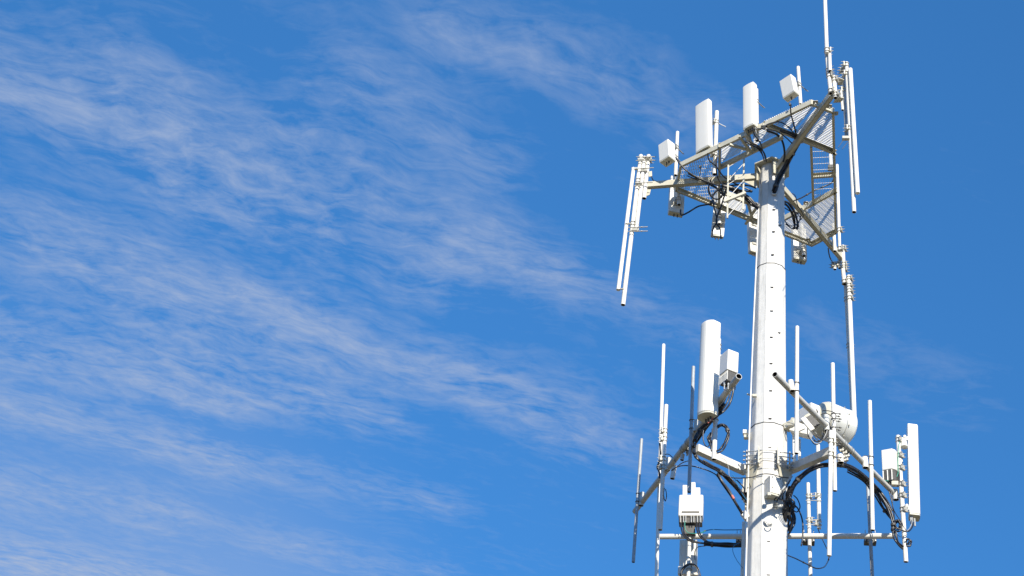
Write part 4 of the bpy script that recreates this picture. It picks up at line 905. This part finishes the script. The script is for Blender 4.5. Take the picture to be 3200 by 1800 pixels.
# boxes on the left side of the mast, below the collar
mb_ = thing('side_box', 'narrow white box bracket on the left side of the mast below the collar', 'bracket', W(2330, 1560, H-.1))
for (x0, y0, x1, y1, w, m) in ((2333, 1500, 2328, 1560, .12, 'bolt'), (2328, 1542, 2331, 1566, .09, 'radome'), (2331, 1568, 2332, 1590, .05, 'cream'), (2320, 1602, 2336, 1622, .10, 'radome')):
    mb = MB(); mb.beam(W(x0, y0, H-.1), W(x1, y1, H-.1), w, .12, up=(0, 1, 0)); part(mb_, 'box', mb, m, .008)
bp = ppipe('mounting_pipe', 'dark shaded pipe running down the left side of the mast at the bottom', 'pipe', (2325, 1632), (2318, 1860), 6, 1.4)

def jumper(label, pts, r, Y=0., mat='black', **k): cable('cable', label, pts, r, Y, mat, **k)
jumper('grey jumper dropping from the panel third from the left to the platform', [(2326, 405, -1.75), (2329, 422, -1.6), (2334, 440, -1.4), (2352, 458, -1.1)], 1.5, mat='grey')
jumper('black jumper with plug hanging below the panel third from the left', [(2352, 396, -1.7), (2357, 420, -1.6), (2366, 432, -1.4), (2376, 446, -1.2), (2382, 462, -1.0)], 1.7, ties=(.5,))
jumper('white jumper looping beside the third panel over the platform beam', [(2360, 398, -1.6), (2364, 416, -1.6), (2374, 428, -1.5), (2380, 412, -1.5)], 1.2, mat='grey')
jumper('black jumper with lump hanging behind the tallest panel over the left grating', [(2190, 522, -.6), (2188, 540, -.5), (2186, 556, -.45)], 1.0, ties=(.05, .95))
jumper('looped black cable below the left arm near the ladder bracket', [(2222, 560, -.3), (2214, 590, -.2), (2224, 616, -.1), (2246, 622, -.1), (2258, 604, -.2), (2250, 586, -.3)], 2.0, ties=(.3, .7))
jumper('black cable running along the left arm underside into the mast head', [(2262, 585, -.25), (2300, 578, -.25), (2340, 580, -.25), (2362, 588, -.25)], 2.2)
cable('cable_bundle', 'tangle of black cables behind the ladder bracket beside the mast', [(2258, 575, .1), (2285, 588, .1), (2315, 600, .1), (2345, 628, .1), (2366, 640, .1)], 2.0, strands=4, spread=1.9)
jumper('thin black wire up the left side of the mast head', [(2374, 520, -.5), (2378, 540, -.5), (2376, 575, -.5)], 1.0)
jumper('black wire looping out on the right of the mast below the platform', [(2452, 690, .2), (2468, 706, .3), (2490, 700, .4), (2500, 680, .5), (2486, 662, .5)], 1.2)
cable('cable_bundle', 'second black bundle left of the mast following the left arm into the shaft side', [(2196, 1440, -.65), (2240, 1466, -.55), (2282, 1498, -.4), (2312, 1534, -.3), (2332, 1566, -.2), (2338, 1590, -.1)], 2.0, strands=3, ties=(.25, .6))
jumper('blue wire running beside the black bundle left of the mast', [(2290, 1484, -.5), (2302, 1508, -.45), (2316, 1538, -.4), (2336, 1566, -.3)], 1.1, mat='blue')
jumper('thin white wire hanging from the left arm near the mast', [(2252, 1430, -.6), (2268, 1440, -.6), (2277, 1462, -.6), (2279, 1486, -.6), (2290, 1500, -.5)], .8, mat='grey')
jumper('black wire between slim pipe and front open pipe on the left boom', [(2102, 1470, onL(2102)), (2130, 1448, onL(2130)), (2152, 1440, onL(2150))], 1.3)
cable('cable_bundle', 'dense black cable knot where the arch bundle meets the mast', [(2470, 1520, -.4), (2462, 1548, -.35), (2470, 1575, -.3), (2462, 1604, -.2), (2470, 1630, -.1), (2462, 1660, 0)], 2.4, strands=4, spread=1.7, ties=(.3, .6))
jumper('brown tinted coil behind the dense knot at the mast', [(2476, 1560, -.1), (2483, 1572, -.1), (2480, 1588, -.1), (2470, 1590, -.1)], 2.6, mat='dark')
jumper('black loop hanging below the arch bundle at the left end', [(2480, 1548, -.3), (2492, 1560, -.3), (2500, 1584, -.25), (2490, 1600, -.2), (2474, 1590, -.2)], 1.5)
jumper('lower thin loop of cable behind the dish pipe', [(2540, 1345, YD-.6), (2552, 1372, YD-.6), (2574, 1374, YD-.6), (2588, 1345, YD-.6), (2592, 1310, YD-.5)], 1.0)
jumper('third thin loop of cable behind the dish pipe', [(2548, 1350, YD-.6), (2560, 1366, YD-.6), (2576, 1364, YD-.6), (2590, 1338, YD-.6), (2596, 1300, YD-.5)], .9, mat='grey')
jumper('black cable standing off behind the right boom under the dish', [(2622, 1446, -.2), (2634, 1452, -.2), (2645, 1444, -.2)], 1.6)
for i_, (x, y) in enumerate(((2636, 1418), (2646, 1424), (2650, 1436))):
    pass
hw = thing('clamp_hardware', 'knobby white clamp hardware under the right boom beside the open sleeve', 'clamp', W(2640, 1425, H+onR(2640, .05)))
for (x, y) in ((2630, 1408), (2640, 1416), (2648, 1426), (2644, 1438), (2634, 1430)):
    c = W(x, y, H+onR(2640, .0)); mb = MB(); mb.box(c, (.035, 0, .01), (0, .03, 0), (-.005, 0, .016)); mb.rod(c-Vector((.03, .03, .04)), c+Vector((.03, -.03, .04)), .009, n=6); part(hw, 'bolt', mb, 'bolt', .004)
jumper('black jumper rising beside the right panel post', [(2798, 1508, YU), (2806, 1520, YU), (2812, 1500, YU), (2810, 1470, YU)], 1.1)
jumper('pale jumper curling below the right panel', [(2852, 1618, YU+.1), (2848, 1640, YU), (2838, 1656, YU), (2824, 1660, YU), (2812, 1650, YU)], 1.1, mat='grey')
jumper('thin pale loop left of the right panel post', [(2800, 1660, YU), (2806, 1672, YU), (2818, 1678, YU), (2834, 1668, YU)], 1.0, mat='grey')
jumper('red-tipped wire end left of the right panel post', [(2780, 1601, YU-.05), (2786, 1603, YU-.05)], 1.4, mat='tape')

# weld seam scuffs down the mast, cable clips, more wiring
for a0 in (R_(255),):
    for zt, zb_, e in zcuts:
        zb2 = max(zb_, 0.0); d0 = Vector((math.cos(a0), math.sin(a0), 0)); mb = MB(); rt = (mast_r(zt)+e)*1.0; rb = (mast_r(zb2)+e)*1.0
        a = AX+d0*rt+Vector((0, 0, zt-.02)); b = AX+d0*rb+Vector((0, 0, zb2+.02)); mb.rod(b, a, .007, n=6); part(mast, 'weld_seam', mb, 'mast')
mb = MB(); mb.tube(W(2585, 1346, H+onR(2585, -.02)), W(2583, 1298, H+onR(2585, -.02)), 9*mp, deep=.1); part(dr, 'mount_sleeve', mb, ['dish', 'hollow'])
mb = MB(); mb.beam(W(2524, 1303, H+YD-.62), W(2549, 1333, H+YD-.62), .05, .16); part(dr, 'radio_box', mb, 'dark', .01)
mb = MB(); mb.beam(W(2508, 1306, H+YD-.66), W(2540, 1345, H+YD-.66), .05, .09); part(dr, 'radio_box', mb, 'radome', .015)
for i_, (dx, dy, m_) in enumerate(((0, 0, 'black'), (6, -4, 'dark'), (12, -9, 'black'), (-5, 5, 'grey'))):
    cable('cable', ['first', 'second', 'third', 'fourth'][i_]+' coil turn strapped to the underside of the drum dish, counted from the right' if False else ['lowest dark coil turn hugging the back of the drum dish', 'second dark coil turn at the back of the drum dish', 'innermost dark coil turn at the back of the drum dish', 'outermost grey coil turn at the back of the drum dish'][i_],
          [(2538+dx, 1366+dy), (2552+dx, 1380+dy), (2568+dx, 1378+dy), (2582+dx, 1360+dy), (2588+dx*.5, 1336+dy), (2586+dx*.3, 1318)], 1.5, Y=YD-.75, mat=m_)
cable('cable_bundle', 'black cable bundle strapped along the underside of the left boom', [(2262, 1262, onL(2262, .1)), (2230, 1306, onL(2230, .1)), (2196, 1350, onL(2196, .05)), (2170, 1384, onL(2170, .0))], 2.2, strands=4, spread=1.5, ties=(.3, .7))
cable('cable_bundle', 'sagging black bundle below the far end of the arch on the right boom', [(2650, 1470, .1), (2700, 1502, .4), (2738, 1548, .6), (2762, 1592, .7), (2786, 1622, .7)], 2.0, strands=3, spread=1.6, ties=(.4, .8))
cable('cable_bundle', 'tangle of thin black wires under the left corner grating', [(2150, 545, .1), (2180, 560, .1), (2212, 572, .1), (2240, 590, .1), (2262, 612, .1)], 1.3, strands=3, spread=2.4)
cable('cable_bundle', 'tangle of black wires under the near grating beside the third panel', [(2330, 440, -1.3), (2352, 452, -1.2), (2372, 462, -1.1), (2384, 480, -.9), (2392, 505, -.6)], 1.6, strands=4, spread=2.0, ties=(.6,))
cable('cable_bundle', 'wires gathered at the meeting of right arm and near cross beam', [(2440, 408, -1.5), (2468, 418, -1.3), (2486, 430, -1.1), (2490, 448, -.9), (2478, 470, -.8)], 1.6, strands=4, spread=1.8, ties=(.5,))
cable('cable', 'black cable looping below the collar on the left side of the mast', [(2302, 1500, -.3), (2318, 1516, -.3), (2326, 1530, -.25), (2322, 1545, -.2)], 1.6)
cable('cable', 'black cable drooping from the arch beside the equipment box', [(2470, 1500, -.5), (2456, 1525, -.55), (2446, 1552, -.55), (2452, 1575, -.45), (2462, 1590, -.3)], 1.8)
for i_, (x, y, Y_, rr_) in enumerate(((2228, 572, -.35, 5), (2226, 612, -.2, 5), (2222, 632, .1, 5), (2186, 521, -.6, 3.5), (2186, 557, -.45, 4.5), (2468, 326, -1.9, 4), (2486, 408, -1.3, 4))):
    c = W(x, y, H+Y_); mb = MB(); mb.rod(c-Vector((0, 0, .03)), c+Vector((0, 0, .03)), rr_*mpx(c)*.8, n=10)
    single('cable_clip', mb, 'dark', ['dark clip on the loop left of the ladder bracket', 'dark clip on the lower loop left of the ladder bracket', 'dark clip above the narrow hanging panel', 'tiny dark clip in the left corner grating', 'dark clip on the cable along the left arm', 'dark round plug under the small box panel near the whip', 'dark clip where the wires meet the right arm'][i_], 'cable clip', c)
for o in bpy.data.objects:
    if '_o' in o: del o['_o']
